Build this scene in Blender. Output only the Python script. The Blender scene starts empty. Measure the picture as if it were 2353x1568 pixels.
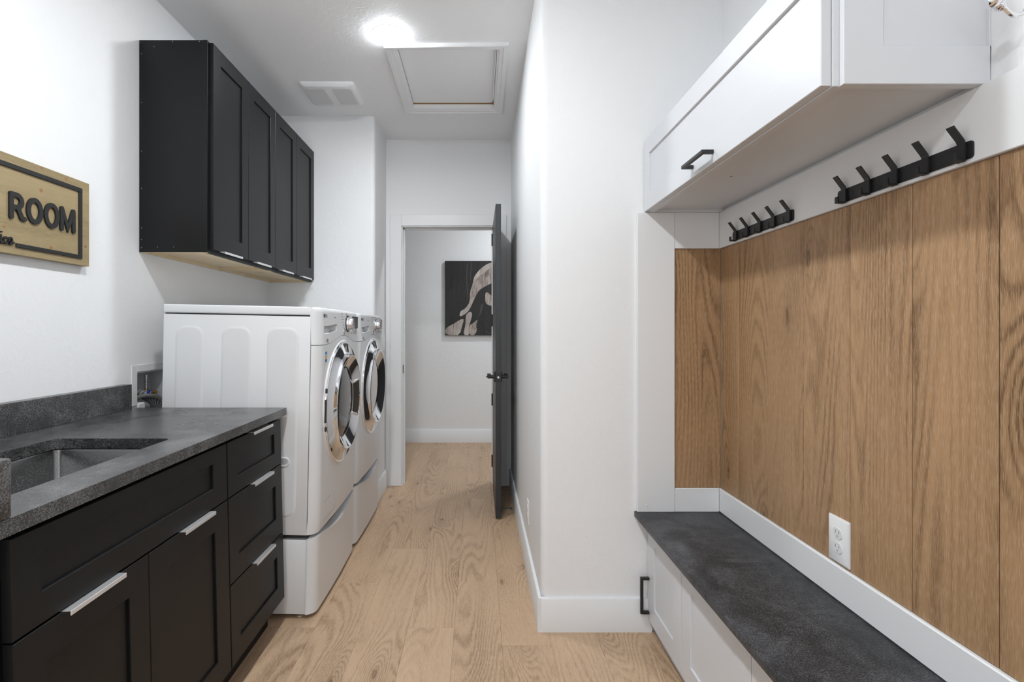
import bpy, bmesh, math, random
from mathutils import Vector, Matrix

random.seed(7)
S = bpy.context.scene
C = S.collection
PI = math.pi
V3 = Vector

# ------------------------------------------------------------------ camera, world, lamps, exposure
cam_d = bpy.data.cameras.new('camera')
cam = bpy.data.objects.new('camera', cam_d)
C.objects.link(cam)
cam.location = (0, 0, 1.22)
cam.rotation_euler = (PI / 2, 0, 0)
cam_d.sensor_width = 36
cam_d.lens = 36 * 1175 / 2353
cam_d.shift_x = 76.5 / 2353
cam_d.shift_y = -24 / 2353
cam_d.clip_start = 0.02
S.camera = cam

world = bpy.data.worlds.new('world')
S.world = world
world.use_nodes = True
world.node_tree.nodes['Background'].inputs[0].default_value = (0.8, 0.88, 1, 1)
world.node_tree.nodes['Background'].inputs[1].default_value = 0.4

S.view_settings.view_transform = 'Standard'
S.view_settings.look = 'None'
S.view_settings.gamma = 1
S.view_settings.use_curve_mapping = False
S.view_settings.exposure = 0.10


def lamp(name, loc, power, size, rot=(0, 0, 0), shape='DISK', size_y=None, color=(1, 1, 1), spread=180):
    d = bpy.data.lights.new(name, 'AREA')
    d.shape = shape
    d.size = size
    if size_y:
        d.size_y = size_y
    d.energy = power
    d.color = color
    d.spread = math.radians(spread)
    o = bpy.data.objects.new(name, d)
    o.location = loc
    o.rotation_euler = rot
    C.objects.link(o)
    return o


CEIL = 2.72
COOL = (0.93, 0.97, 1.0)
CANS = [(-0.457, 2.585), (-0.44, 1.18), (-0.44, -0.25), (-0.44, -1.5), (0.62, 4.70)]
CANE = [245, 375, 290, 180, 300]   # emission of each ceiling lens (built with the ceiling)
# unseen area lamp added as soft fill, at the added window behind the camera
lamp('fill_light', (-0.2, -2.55, 1.35), 16, 1.5, rot=(PI / 2, 0, 0), shape='RECTANGLE', size_y=1.5, color=COOL)

# ------------------------------------------------------------------ materials
MATS = {}


class NT:
    def __init__(s, m):
        s.t = m.node_tree
        s.n = s.t.nodes
        s.l = s.t.links
        s.b = s.n['Principled BSDF']

    def add(s, kind, **kw):
        n = s.n.new(kind)
        for k, v in kw.items():
            if k.startswith('i_'):
                n.inputs[k[2:].replace('_', ' ')].default_value = v
            else:
                setattr(n, k, v)
        return n

    def math(s, op, a, b=None, c=None, clamp=False):
        n = s.n.new('ShaderNodeMath')
        n.operation = op
        n.use_clamp = clamp
        for i, v in enumerate((a, b, c)):
            if v is None:
                continue
            if isinstance(v, (int, float)):
                n.inputs[i].default_value = v
            else:
                s.l.new(v, n.inputs[i])
        return n.outputs[0]

    def coords(s, scale=(1, 1, 1), rnd=False):
        tc = s.n.new('ShaderNodeTexCoord')
        src = tc.outputs['Object']
        if rnd:
            oi = s.n.new('ShaderNodeObjectInfo')
            cb = s.n.new('ShaderNodeCombineXYZ')
            for i, k in enumerate((41.0, 67.0, 23.0)):
                s.l.new(s.math('MULTIPLY', oi.outputs['Random'], k), cb.inputs[i])
            ad = s.n.new('ShaderNodeVectorMath')
            ad.operation = 'ADD'
            s.l.new(src, ad.inputs[0])
            s.l.new(cb.outputs[0], ad.inputs[1])
            src = ad.outputs[0]
        ml = s.n.new('ShaderNodeVectorMath')
        ml.operation = 'MULTIPLY'
        s.l.new(src, ml.inputs[0])
        ml.inputs[1].default_value = scale
        return ml.outputs[0]

    def noise(s, vec, scale=1, detail=2, rough=0.5, dist=0.0):
        n = s.n.new('ShaderNodeTexNoise')
        n.inputs['Scale'].default_value = scale
        n.inputs['Detail'].default_value = detail
        n.inputs['Roughness'].default_value = rough
        n.inputs['Distortion'].default_value = dist
        s.l.new(vec, n.inputs['Vector'])
        return n.outputs['Fac']

    def ramp(s, fac, stops):
        n = s.n.new('ShaderNodeValToRGB')
        e = n.color_ramp.elements
        while len(e) < len(stops):
            e.new(0.5)
        for i, (p, c) in enumerate(stops):
            e[i].position = p
            if isinstance(c, (int, float)):
                c = (c, c, c)
            e[i].color = (*c, 1)
        s.l.new(fac, n.inputs[0])
        return n.outputs[0]

    def bump(s, h, strength=0.3, dist=0.002):
        n = s.n.new('ShaderNodeBump')
        n.inputs['Strength'].default_value = strength
        n.inputs['Distance'].default_value = dist
        s.l.new(h, n.inputs['Height'])
        s.l.new(n.outputs[0], s.b.inputs['Normal'])


def mat(name, col=(0.8, 0.8, 0.8), rough=0.5, metal=0.0, spec=None, coat=0.0, emit=None):
    if isinstance(col, (int, float)):
        col = (col, col, col)
    m = bpy.data.materials.new(name)
    m.use_nodes = True
    b = m.node_tree.nodes['Principled BSDF']
    b.inputs['Base Color'].default_value = (*col, 1)
    b.inputs['Roughness'].default_value = rough
    b.inputs['Metallic'].default_value = metal
    if spec is not None:
        b.inputs['Specular IOR Level'].default_value = spec
    if coat:
        b.inputs['Coat Weight'].default_value = coat
        b.inputs['Coat Roughness'].default_value = 0.08
    if emit:
        b.inputs['Emission Color'].default_value = (1, 0.99, 0.97, 1)
        b.inputs['Emission Strength'].default_value = emit
    MATS[name] = m
    return m


def painted_wall(name, col, strength=0.35):
    m = mat(name, col, 0.6, spec=0.35)
    t = NT(m)
    v = t.coords()
    n1 = t.noise(v, 22, 3, 0.55, 0.6)
    n2 = t.noise(v, 70, 2, 0.5)
    r = t.ramp(n1, [(0.0, 0), (0.5, 0.0), (0.56, 0.8), (1, 1)])
    h = t.math('ADD', r, t.math('MULTIPLY', n2, 0.35))
    t.bump(h, strength, 0.0022)
    return m


painted_wall('wall_paint', (0.83, 0.837, 0.846), 0.17)
painted_wall('ceiling_paint', (0.88, 0.886, 0.895), 0.15)
mat('trim_paint', (0.80, 0.806, 0.815), 0.38)
mat('cab_white', (0.67, 0.685, 0.71), 0.36)
mat('enamel', (0.73, 0.74, 0.755), 0.32, coat=0.12)
mat('enamel_side', (0.70, 0.705, 0.715), 0.34)
mat('plastic_white', (0.78, 0.78, 0.78), 0.3)
mat('plastic_grey', (0.42, 0.42, 0.43), 0.4)
mat('liner_grey', (0.72, 0.72, 0.73), 0.4)
mat('tray_grey', (0.16, 0.16, 0.165), 0.4)
mat('gap_dark', (0.012, 0.012, 0.013), 0.7)
mat('gap_brown', (0.035, 0.024, 0.015), 0.35)
mat('rubber', (0.02, 0.02, 0.02), 0.7)
mat('black_metal', (0.012, 0.012, 0.013), 0.42, spec=0.5)
mat('door_paint', (0.024, 0.025, 0.028), 0.4)
mat('chrome', (0.86, 0.86, 0.88), 0.06, 1.0)
mat('chrome_soft', (0.72, 0.72, 0.74), 0.2, 1.0)
mat('smoke_glass', (0.03, 0.03, 0.033), 0.05, 0.0, spec=0.6, coat=0.3)
mat('mirror_glass', (0.62, 0.58, 0.56), 0.04, 1.0)
mat('pull_metal', (0.78, 0.78, 0.79), 0.36, 0.7)
mat('brass', (0.55, 0.36, 0.12), 0.3, 1.0)
mat('valve_blue', (0.01, 0.05, 0.35), 0.4)
mat('braid', (0.5, 0.49, 0.47), 0.35, 0.8)
mat('hose_grey', (0.22, 0.22, 0.24), 0.5)
for i_, e_ in enumerate(CANE):
    mat('lens_%d' % i_, (1, 1, 1), 0.5, emit=e_)
    MATS['lens_%d' % i_].node_tree.nodes['Principled BSDF'].inputs['Emission Color'].default_value = (*COOL, 1)
mat('sign_black', (0.014, 0.014, 0.014), 0.6)
mat('ink', (0.05, 0.05, 0.05), 0.6)
mat('ink_faint', (0.3, 0.3, 0.31), 0.6)
mat('sticker_blue', (0.02, 0.2, 0.42), 0.5)
mat('sticker_orange', (0.8, 0.42, 0.06), 0.5)
mat('sticker_pale', (0.45, 0.62, 0.7), 0.5)
mat('lcd', (0.12, 0.12, 0.125), 0.12, spec=0.7)
mat('plywood_edge', (0.35, 0.2, 0.09), 0.8)


def black_paint(name, col):
    m = mat(name, col, 0.40, spec=0.26)
    t = NT(m)
    n = t.noise(t.coords((60, 60, 60)), 8, 3)
    t.bump(n, 0.12, 0.0006)


black_paint('cab_black', (0.0064, 0.0067, 0.0074))


def stone(name, dark, light, rough=0.42, fleck=1.0, spec=0.5):
    m = mat(name, dark, rough, spec=spec)
    t = NT(m)
    v = t.coords()
    big = t.noise(v, 5.5, 4, 0.6, 0.8)
    mid = t.noise(v, 34, 4, 0.65)
    fine = t.noise(v, 520, 1, 0.6)
    f2 = t.noise(v, 260, 1, 0.6)
    k = t.math('ADD', t.math('MULTIPLY', big, 0.34), t.math('MULTIPLY', mid, 0.16))
    k = t.math('ADD', k, t.math('MULTIPLY', fine, 0.30 * fleck))
    k = t.math('ADD', k, t.math('MULTIPLY', f2, 0.30 * fleck))
    c = t.ramp(k, [(0.46, dark), (0.56, tuple((a + b) * 0.30 for a, b in zip(dark, light))), (0.66, light)])
    t.l.new(c, t.b.inputs['Base Color'])
    rr = t.math('ADD', t.math('MULTIPLY', big, -0.22), rough + 0.11)
    t.l.new(rr, t.b.inputs['Roughness'])
    h = t.math('ADD', t.math('MULTIPLY', f2, 0.7), fine)
    t.bump(h, 0.35, 0.001)


stone('granite', (0.010, 0.010, 0.0104), (0.14, 0.14, 0.143), 0.26, 1.0, 0.6)
MATS['granite'].node_tree.nodes['Principled BSDF'].inputs['IOR'].default_value = 1.62
stone('granite_bench', (0.008, 0.0083, 0.009), (0.108, 0.114, 0.126), 0.46, 1.0, 0.4)


def oak(name, dark, light, limed, long_axis, knots=True, tone=0.12, ring_n=26.0, ring_amp=-0.31):
    m = mat(name, light, 0.45, spec=0.35)
    t = NT(m)
    ax = {'X': 0, 'Y': 1, 'Z': 2}[long_axis]

    def sc(a, l):
        s = [a, a, a]
        s[ax] = l
        return tuple(s)
    v = t.coords(sc(4.6, 0.5), True)
    n1 = t.noise(v, 1.0, 1.0, 0.4, 0.12)
    wob = t.noise(t.coords(sc(40, 12), True), 1.0, 3, 0.6)
    vo = t.n.new('ShaderNodeTexVoronoi')
    vo.inputs['Scale'].default_value = 1.0
    vo.voronoi_dimensions = '2D'
    sp_ = t.n.new('ShaderNodeSeparateXYZ')
    t.l.new(t.coords(sc(3.4, 1.05), True), sp_.inputs[0])
    cb_ = t.n.new('ShaderNodeCombineXYZ')
    others = [i for i in range(3) if i != ax]
    t.l.new(t.math('ADD', sp_.outputs[others[0]], sp_.outputs[others[1]]), cb_.inputs[0])
    t.l.new(sp_.outputs[ax], cb_.inputs[1])
    t.l.new(cb_.outputs[0], vo.inputs['Vector'])
    d = vo.outputs['Distance']
    kn = t.math('SUBTRACT', 1.0, t.math('MULTIPLY', d, 3.0), clamp=True)
    kn2 = t.math('POWER', kn, 2.0)
    f = t.math('ADD', n1, t.math('MULTIPLY', kn2, 0.22))
    f = t.math('ADD', f, t.math('MULTIPLY', wob, 0.024))
    ph = t.math('MULTIPLY', f, ring_n * 2 * PI)
    rings = t.math('MULTIPLY', t.math('ADD', t.math('SINE', ph), 1.0), 0.5)
    rings = t.math('POWER', rings, 1.6)
    fine = t.noise(t.coords(sc(420, 18), True), 1.0, 3, 0.6)
    pore = t.noise(t.coords(sc(850, 38), True), 1.0, 1)
    broad = t.noise(t.coords(sc(7, 1.1), True), 1.0, 2)
    msk = t.ramp(t.noise(t.coords(sc(5, 1.6), True), 1.0, 1), [(0.34, 0.3), (0.58, 1.0)])
    k = t.math('MULTIPLY', t.math('MULTIPLY', rings, msk), ring_amp)
    k = t.math('ADD', k, t.math('MULTIPLY', t.math('SUBTRACT', fine, 0.5), 0.62))
    k = t.math('ADD', k, t.math('MULTIPLY', t.math('SUBTRACT', broad, 0.5), 0.6))
    k = t.math('ADD', k, t.math('MULTIPLY', kn2, -0.20 if knots else -0.1))
    k = t.math('ADD', k, 0.70)
    oi = t.n.new('ShaderNodeObjectInfo')
    k = t.math('ADD', k, t.math('MULTIPLY', t.math('SUBTRACT', oi.outputs['Random'], 0.5), tone * 1.6))
    core = t.math('MULTIPLY', t.math('POWER', t.math('SUBTRACT', 1.0, t.math('MULTIPLY', d, 24.0), clamp=True), 0.8), 0.40)
    k = t.math('SUBTRACT', k, core)
    mid = tuple((a * 0.45 + b * 0.55) for a, b in zip(dark, light))
    deep = tuple(a * 0.45 for a in dark)
    c = t.ramp(k, [(0.0, deep), (0.25, dark), (0.55, mid), (0.95, light)])
    pm = t.ramp(pore, [(0.0, 0), (0.54, 0), (0.62, 1), (1, 1)])
    mx = t.n.new('ShaderNodeMix')
    mx.data_type = 'RGBA'
    t.l.new(t.math('MULTIPLY', pm, 0.42), mx.inputs[0])
    t.l.new(c, mx.inputs[6])
    mx.inputs[7].default_value = (*limed, 1)
    t.l.new(mx.outputs[2], t.b.inputs['Base Color'])
    t.bump(t.math('SUBTRACT', fine, t.math('MULTIPLY', pm, 0.4)), 0.12, 0.0006)


oak('oak_floor', (0.315, 0.203, 0.122), (0.61, 0.425, 0.278), (0.67, 0.51, 0.37), 'Y', tone=0.09, ring_n=32.0, ring_amp=-0.28)
oak('oak_wall', (0.165, 0.090, 0.040), (0.455, 0.275, 0.142), (0.56, 0.40, 0.26), 'Z', tone=0.05)


def pine(name, dark, light, long_axis):
    oak(name, dark, light, light, long_axis, tone=0.0, ring_n=9, ring_amp=-0.2)


pine('pine_sign', (0.20, 0.150, 0.075), (0.40, 0.315, 0.175), 'Y')
oak('pine_knot', (0.22, 0.105, 0.045), (0.36, 0.21, 0.10), (0.36, 0.21, 0.10), 'X', ring_n=8, ring_amp=-0.3)
pine('raw_maple', (0.55, 0.40, 0.22), (0.80, 0.66, 0.45), 'Y')

# stainless sink
m = mat('stainless', (0.30, 0.30, 0.31), 0.26, 1.0)
t = NT(m)
v = t.coords()
dr = t.noise(v, 480, 2, 0.6)
pm = t.ramp(dr, [(0, 0), (0.62, 0), (0.68, 1), (1, 1)])
t.l.new(t.ramp(dr, [(0, 0.2), (0.64, 0.22), (0.70, 0.6), (1, 0.7)]), t.b.inputs['Base Color'])
t.bump(pm, 0.5, 0.001)

# perforated fan grille
m = mat('grille', (0.45, 0.45, 0.45), 0.5)
t = NT(m)
vo = t.n.new('ShaderNodeTexVoronoi')
vo.inputs['Scale'].default_value = 230
vo.inputs['Randomness'].default_value = 0.0
t.l.new(t.coords(), vo.inputs['Vector'])
t.l.new(t.ramp(vo.outputs['Distance'], [(0, 0.10), (0.3, 0.14), (0.42, 0.66), (1, 0.7)]), t.b.inputs['Base Color'])

# canvas print tones
for nm, a, b, stretch in (('print_rock', (0.10, 0.075, 0.065), (0.50, 0.42, 0.38), 26), ('print_cream', (0.26, 0.22, 0.20), (0.55, 0.49, 0.45), 12), ('print_dark', (0.003, 0.003, 0.003), (0.02, 0.019, 0.018), 14)):
    m = mat(nm, a, 0.55)
    t = NT(m)
    v = t.coords((stretch, 1, stretch * 0.28))
    n = t.noise(v, 1.0, 4, 0.65, 1.2)
    t.l.new(t.ramp(n, [(0.3, a), (0.66, b)]), t.b.inputs['Base Color'])

# braided hose / corrugated hose rings
m = MATS['hose_grey']
t = NT(m)
w = t.n.new('ShaderNodeTexWave')
w.inputs['Scale'].default_value = 60
t.l.new(t.coords((1, 1, 0.6)), w.inputs['Vector'])
t.l.new(t.ramp(w.outputs['Fac'], [(0.3, 0.05), (0.7, 0.38)]), t.b.inputs['Base Color'])

# ------------------------------------------------------------------ mesh helpers
X1, Y1, Z1 = V3((1, 0, 0)), V3((0, 1, 0)), V3((0, 0, 1))
WLOC = {}


def wloc(o):
    return WLOC[o.name] if o is not None else V3((0, 0, 0))


def root(name, label, cat, loc, group=None, kind=None):
    o = bpy.data.objects.new(name, None)
    o.empty_display_size = 0.05
    C.objects.link(o)
    o.location = loc
    WLOC[o.name] = V3(loc)
    tag(o, label, cat, group, kind)
    return o


def tag(o, label=None, cat=None, group=None, kind=None):
    if label: o['label'] = label
    if cat: o['category'] = cat
    if group: o['group'] = group
    if kind: o['kind'] = kind
    return o


def obj(name, bm, m, parent=None, smooth=35, origin=None):
    bmesh.ops.recalc_face_normals(bm, faces=bm.faces)
    lo = V3((min(v.co[i] for v in bm.verts) for i in range(3)))
    hi = V3((max(v.co[i] for v in bm.verts) for i in range(3)))
    c = V3(origin) if origin is not None else (lo + hi) / 2
    bmesh.ops.translate(bm, verts=bm.verts, vec=-c)
    if smooth:
        a = math.radians(smooth)
        for f in bm.faces:
            f.smooth = True
        for e in bm.edges:
            e.smooth = len(e.link_faces) == 2 and e.calc_face_angle(4.0) < a
    me = bpy.data.meshes.new(name)
    bm.to_mesh(me)
    bm.free()
    me.materials.append(MATS[m] if isinstance(m, str) else m)
    o = bpy.data.objects.new(name, me)
    C.objects.link(o)
    WLOC[o.name] = c
    o.location = c - wloc(parent)
    if parent is not None:
        o.parent = parent
    return o


def struct(name, bm, m, parent=None, label=None):
    o = obj(name, bm, m, parent)
    if parent is None:
        o['kind'] = 'structure'
    if label:
        o['label'] = label
    return o


def B():
    return bmesh.new()


def box(bm, x0, x1, y0, y1, z0, z1, bev=0.0, seg=1):
    """A box with bevelled edges."""
    r = bmesh.ops.create_cube(bm, size=1)
    vs = r['verts']
    for v in vs:
        v.co = V3(((x0 + x1) / 2 + v.co.x * (x1 - x0), (y0 + y1) / 2 + v.co.y * (y1 - y0), (z0 + z1) / 2 + v.co.z * (z1 - z0)))
    if bev:
        es = list({e for v in vs for e in v.link_edges})
        bmesh.ops.bevel(bm, geom=es, offset=bev, segments=seg, affect='EDGES', profile=0.5)
    return bm


def bx(*a, **k):
    return box(B(), *a, **k)


def obox(bm, o, U, V, W, u0, u1, v0, v1, w0, w1, bev=0.0, seg=1):
    """An oriented box: spans along the axes U, V, W from the origin o."""
    r = bmesh.ops.create_cube(bm, size=1)
    vs = r['verts']
    for v in vs:
        a, b, c = v.co
        v.co = o + U * ((u0 + u1) / 2 + a * (u1 - u0)) + V * ((v0 + v1) / 2 + b * (v1 - v0)) + W * ((w0 + w1) / 2 + c * (w1 - w0))
    if bev:
        es = list({e for v in vs for e in v.link_edges})
        bmesh.ops.bevel(bm, geom=es, offset=bev, segments=seg, affect='EDGES', profile=0.5)
    return bm


def prism(bm, pts, fn0, fn1):
    """Polygon pts mapped by fn0 / fn1 to two faces, joined by sides."""
    a = [bm.verts.new(fn0(*p)) for p in pts]
    b = [bm.verts.new(fn1(*p)) for p in pts]
    n = len(pts)
    bm.faces.new(a[::-1])
    bm.faces.new(b)
    for i in range(n):
        bm.faces.new((a[i], a[(i + 1) % n], b[(i + 1) % n], b[i]))
    return bm


def rrect(w, h, r, n=5):
    """Rounded rectangle outline centred on the origin."""
    out = []
    for cx, cy, a0 in ((w / 2 - r, h / 2 - r, 0), (-w / 2 + r, h / 2 - r, 90), (-w / 2 + r, -h / 2 + r, 180), (w / 2 - r, -h / 2 + r, 270)):
        for i in range(n + 1):
            a = math.radians(a0 + 90 * i / n)
            out.append((cx + r * math.cos(a), cy + r * math.sin(a)))
    return out


def rings(bm, loops, close0=True, close1=True, wrap=False):
    """Skin a list of equal-length closed loops."""
    vv = [[bm.verts.new(p) for p in lp] for lp in loops]
    n = len(loops[0])
    for a, b in zip(vv, vv[1:]):
        for i in range(n):
            bm.faces.new((a[i], a[(i + 1) % n], b[(i + 1) % n], b[i]))
    if wrap:
        a, b = vv[-1], vv[0]
        for i in range(n):
            bm.faces.new((a[i], a[(i + 1) % n], b[(i + 1) % n], b[i]))
        return bm
    if close0: bm.faces.new(vv[0][::-1])
    if close1: bm.faces.new(vv[-1])
    return bm


def lathe(bm, c, U, V, W, prof, seg=48, sy=1.0, close0=True, close1=True):
    """Revolve (radius, height) pairs about W through c."""
    loops = []
    for r, h in prof:
        r = max(r, 1e-4)
        loops.append([c + U * (r * math.cos(2 * PI * i / seg)) + V * (r * sy * math.sin(2 * PI * i / seg)) + W * h for i in range(seg)])
    return rings(bm, loops, close0, close1)


def tube(bm, pts, r, n=12):
    pts = [V3(p) for p in pts]
    rad = r if isinstance(r, (list, tuple)) else [r] * len(pts)
    loops = []
    tan = None
    up = None
    for i, p in enumerate(pts):
        a = pts[max(i - 1, 0)]
        b = pts[min(i + 1, len(pts) - 1)]
        tn = (b - a).normalized()
        if up is None:
            h = Z1 if abs(tn.z) < 0.9 else X1
            up = (h - tn * h.dot(tn)).normalized()
        else:
            up = (up - tn * up.dot(tn)).normalized()
        s = tn.cross(up)
        loops.append([p + (up * math.cos(2 * PI * k / n) + s * math.sin(2 * PI * k / n)) * rad[i] for k in range(n)])
    return rings(bm, loops)


def curve_pts(ctrl, n=8):
    """Catmull-Rom through the control points."""
    P = [V3(p) for p in ctrl]
    P = [P[0] * 2 - P[1]] + P + [P[-1] * 2 - P[-2]]
    out = []
    for i in range(1, len(P) - 2):
        for k in range(n):
            s = k / n
            out.append(0.5 * ((2 * P[i]) + (P[i + 1] - P[i - 1]) * s + (2 * P[i - 1] - 5 * P[i] + 4 * P[i + 1] - P[i + 2]) * s * s + (3 * P[i] - P[i - 1] - 3 * P[i + 1] + P[i + 2]) * s ** 3))
    out.append(P[-2])
    return out


def ribbon(bm, pts, w, fn0, fn1, closed=False, caps=True):
    """Flat stroke of width w along 2D pts, extruded between fn0 and fn1."""
    P = [V3((p[0], p[1], 0)) for p in pts]
    n = len(P)
    L, R = [], []
    for i in range(n):
        a = P[(i - 1) % n] if (closed or i > 0) else P[i]
        b = P[(i + 1) % n] if (closed or i < n - 1) else P[i]
        d1 = (P[i] - a)
        d2 = (b - P[i])
        if d1.length < 1e-9: d1 = d2
        if d2.length < 1e-9: d2 = d1
        d1.normalize(); d2.normalize()
        t_ = (d1 + d2).normalized()
        nn = V3((-t_.y, t_.x, 0))
        k = 1 / max(0.45, nn.dot(V3((-d1.y, d1.x, 0))))
        L.append(P[i] + nn * (w / 2 * k))
        R.append(P[i] - nn * (w / 2 * k))
    if closed:
        vs = [[bm.verts.new(f(q.x, q.y)) for q in side] for side in (L, R) for f in (fn0, fn1)]
        l0, l1, r0, r1 = vs
        for i in range(n):
            j = (i + 1) % n
            bm.faces.new((l0[i], l0[j], r0[j], r0[i]))
            bm.faces.new((l1[i], r1[i], r1[j], l1[j]))
            bm.faces.new((l0[i], l1[i], l1[j], l0[j]))
            bm.faces.new((r0[i], r0[j], r1[j], r1[i]))
        return bm
    l0 = [bm.verts.new(fn0(q.x, q.y)) for q in L]
    l1 = [bm.verts.new(fn1(q.x, q.y)) for q in L]
    r0 = [bm.verts.new(fn0(q.x, q.y)) for q in R]
    r1 = [bm.verts.new(fn1(q.x, q.y)) for q in R]
    for i in range(n - 1):
        bm.faces.new((l0[i], l0[i + 1], r0[i + 1], r0[i]))
        bm.faces.new((l1[i], r1[i], r1[i + 1], l1[i + 1]))
        bm.faces.new((l0[i], l1[i], l1[i + 1], l0[i + 1]))
        bm.faces.new((r0[i], r0[i + 1], r1[i + 1], r1[i]))

    def cap(p, a, b, a0, a1, b0, b1, q):
        m_ = [a]
        r_ = w / 2
        ang0 = math.atan2(a.y - p.y, a.x - p.x)
        sgn = q
        mids = []
        if caps:
            for k in range(1, 6):
                an = ang0 + sgn * PI * k / 6
                mids.append(V3((p.x + r_ * math.cos(an), p.y + r_ * math.sin(an), 0)))
        m0 = [bm.verts.new(fn0(c.x, c.y)) for c in mids]
        m1 = [bm.verts.new(fn1(c.x, c.y)) for c in mids]
        c0 = [a0] + m0 + [b0]
        c1 = [a1] + m1 + [b1]
        if mids:
            bm.faces.new(c0)
            bm.faces.new(c1[::-1])
        for i in range(len(c0) - 1):
            bm.faces.new((c0[i], c0[i + 1], c1[i + 1], c1[i]))
    cap(P[0], L[0], R[0], l0[0], l1[0], r0[0], r1[0], 1)
    cap(P[-1], L[-1], R[-1], l0[-1], l1[-1], r0[-1], r1[-1], -1)
    return bm


def shaker(o, U, V, W, w, h, st, rt, rb, t=0.019, d=0.007, st2=None):
    """Frame of a recessed-panel door (mesh 1) and its sunk panel (mesh 2)."""
    st2 = st if st2 is None else st2
    c = 0.0014

    def rect(a, b, e, f, ww):
        return [o + U * a + V * e + W * ww, o + U * b + V * e + W * ww, o + U * b + V * f + W * ww, o + U * a + V * f + W * ww]
    fr = B()
    loops = [rect(0, w, 0, h, 0), rect(0, w, 0, h, t - c), rect(c, w - c, c, h - c, t), rect(st - c, w - st2 + c, rb - c, h - rt + c, t), rect(st, w - st2, rb, h - rt, t - c), rect(st, w - st2, rb, h - rt, t - d - 0.004), rect(st, w - st2, rb, h - rt, 0)]
    rings(fr, loops, False, False, wrap=True)
    pn = B()
    obox(pn, o, U, V, W, st - 0.0005, w - st2 + 0.0005, rb - 0.0005, h - rt + 0.0005, t - d - 0.006, t - d)
    return fr, pn


def tab_pull(bm, o, U, V, W, u0, u1, v, t):
    """Edge pull: thin flange over the door edge with a lip turned along the face."""
    obox(bm, o, U, V, W, u0, u1, v - 0.001, v + 0.0015, t - 0.012, t + 0.016, 0.0005)
    obox(bm, o, U, V, W, u0, u1, v - 0.0085, v + 0.0015, t + 0.0135, t + 0.0165, 0.0008)
    return bm


def bar_pull(bm, o, U, V, W, u0, u1, v0, v1, t, proj=0.035, th=0.011):
    """Square U-shaped pull along U, from u0 to u1."""
    obox(bm, o, U, V, W, u0, u1, v0, v1, t + proj - th, t + proj, 0.0012)
    obox(bm, o, U, V, W, u0, u0 + th, v0, v1, t, t + proj - th + 0.001, 0.0008)
    obox(bm, o, U, V, W, u1 - th, u1, v0, v1, t, t + proj - th + 0.001, 0.0008)
    return bm


# ------------------------------------------------------------------ setting: floor of planks
LX = -1.462      # left wall
RX = 0.988       # right wall (nook)
COR = 0.253      # wall beside the corridor
W1 = 2.08        # wall end facing the room
DW = 4.016       # wall with the door
floor = struct('floor', bx(-2.2, 2.0, -2.6, 5.75, -0.08, -0.006), 'gap_dark')
PW = 0.1905
PL = 1.22
joint_at = {-4: 2.10, -3: 2.474, -2: 2.859, -1: 2.098, 0: 2.487, 1: 3.20, 2: 1.70}
plank_meshes = {}


def plank_mesh(w, l):
    k = (round(w, 3), round(l, 3))
    if k not in plank_meshes:
        b = bx(-w / 2, w / 2, -l / 2, l / 2, -0.006, 0.0, 0.0004)
        me = bpy.data.meshes.new('plank')
        b.to_mesh(me)
        b.free()
        me.materials.append(MATS['oak_floor'])
        plank_meshes[k] = me
    return plank_meshes[k]


for k in range(-11, 10):
    x0 = -0.10 + PW * k
    j = joint_at.get(k, 2.1 + (k * 0.47) % PL)
    y = j - 4 * PL
    while y < 5.7:
        a, b_ = max(y, -2.5), min(y + PL, 5.7)
        if b_ - a > 0.05 and not (x0 + PW < -1.7 and b_ < 4.1) and not (x0 > 1.0 and b_ < 4.1):
            o = bpy.data.objects.new('plank', plank_mesh(PW - 0.0004, b_ - a - 0.0005))
            C.objects.link(o)
            o.parent = floor
            o.location = V3((x0 + PW / 2, (a + b_) / 2, 0)) - wloc(floor)
        y += PL

# ------------------------------------------------------------------ walls
# left wall with the opening for the recessed plumbing box
b = B()
box(b, LX - 0.12, LX, -2.5, 2.184, 0, CEIL)
box(b, LX - 0.12, LX, 2.42, 3.575, 0, CEIL)
box(b, LX - 0.12, LX, 2.184, 2.42, 0, 0.85)
box(b, LX - 0.12, LX, 2.184, 2.42, 1.043, CEIL)
box(b, LX - 0.12, LX - 0.10, 2.184, 2.42, 0.85, 1.043)
struct('wall_left', b, 'wall_paint')
# right wall behind the bench nook
struct('wall_right', bx(RX, RX + 0.12, -2.5, W1, 0, CEIL), 'wall_paint')


def bull_block(pts, radii, z0, z1):
    """Plan polygon with chosen corners rounded, extruded."""
    out = []
    n = len(pts)
    for i, p in enumerate(pts):
        r = radii[i]
        p = V3((p[0], p[1], 0))
        if r == 0:
            out.append((p.x, p.y))
            continue
        a = V3((*pts[i - 1], 0)) - p
        c = V3((*pts[(i + 1) % n], 0)) - p
        a.normalize(); c.normalize()
        cen = p + (a + c) * r
        s0 = -c
        s1 = -a
        for k in range(9):
            an = PI / 2 * k / 8
            q = cen + (s0 * math.cos(an) + s1 * math.sin(an)) * r
            out.append((q.x, q.y))
    bm = B()
    prism(bm, out, lambda x, y: V3((x, y, z0)), lambda x, y: V3((x, y, z1)))
    return bm


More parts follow.
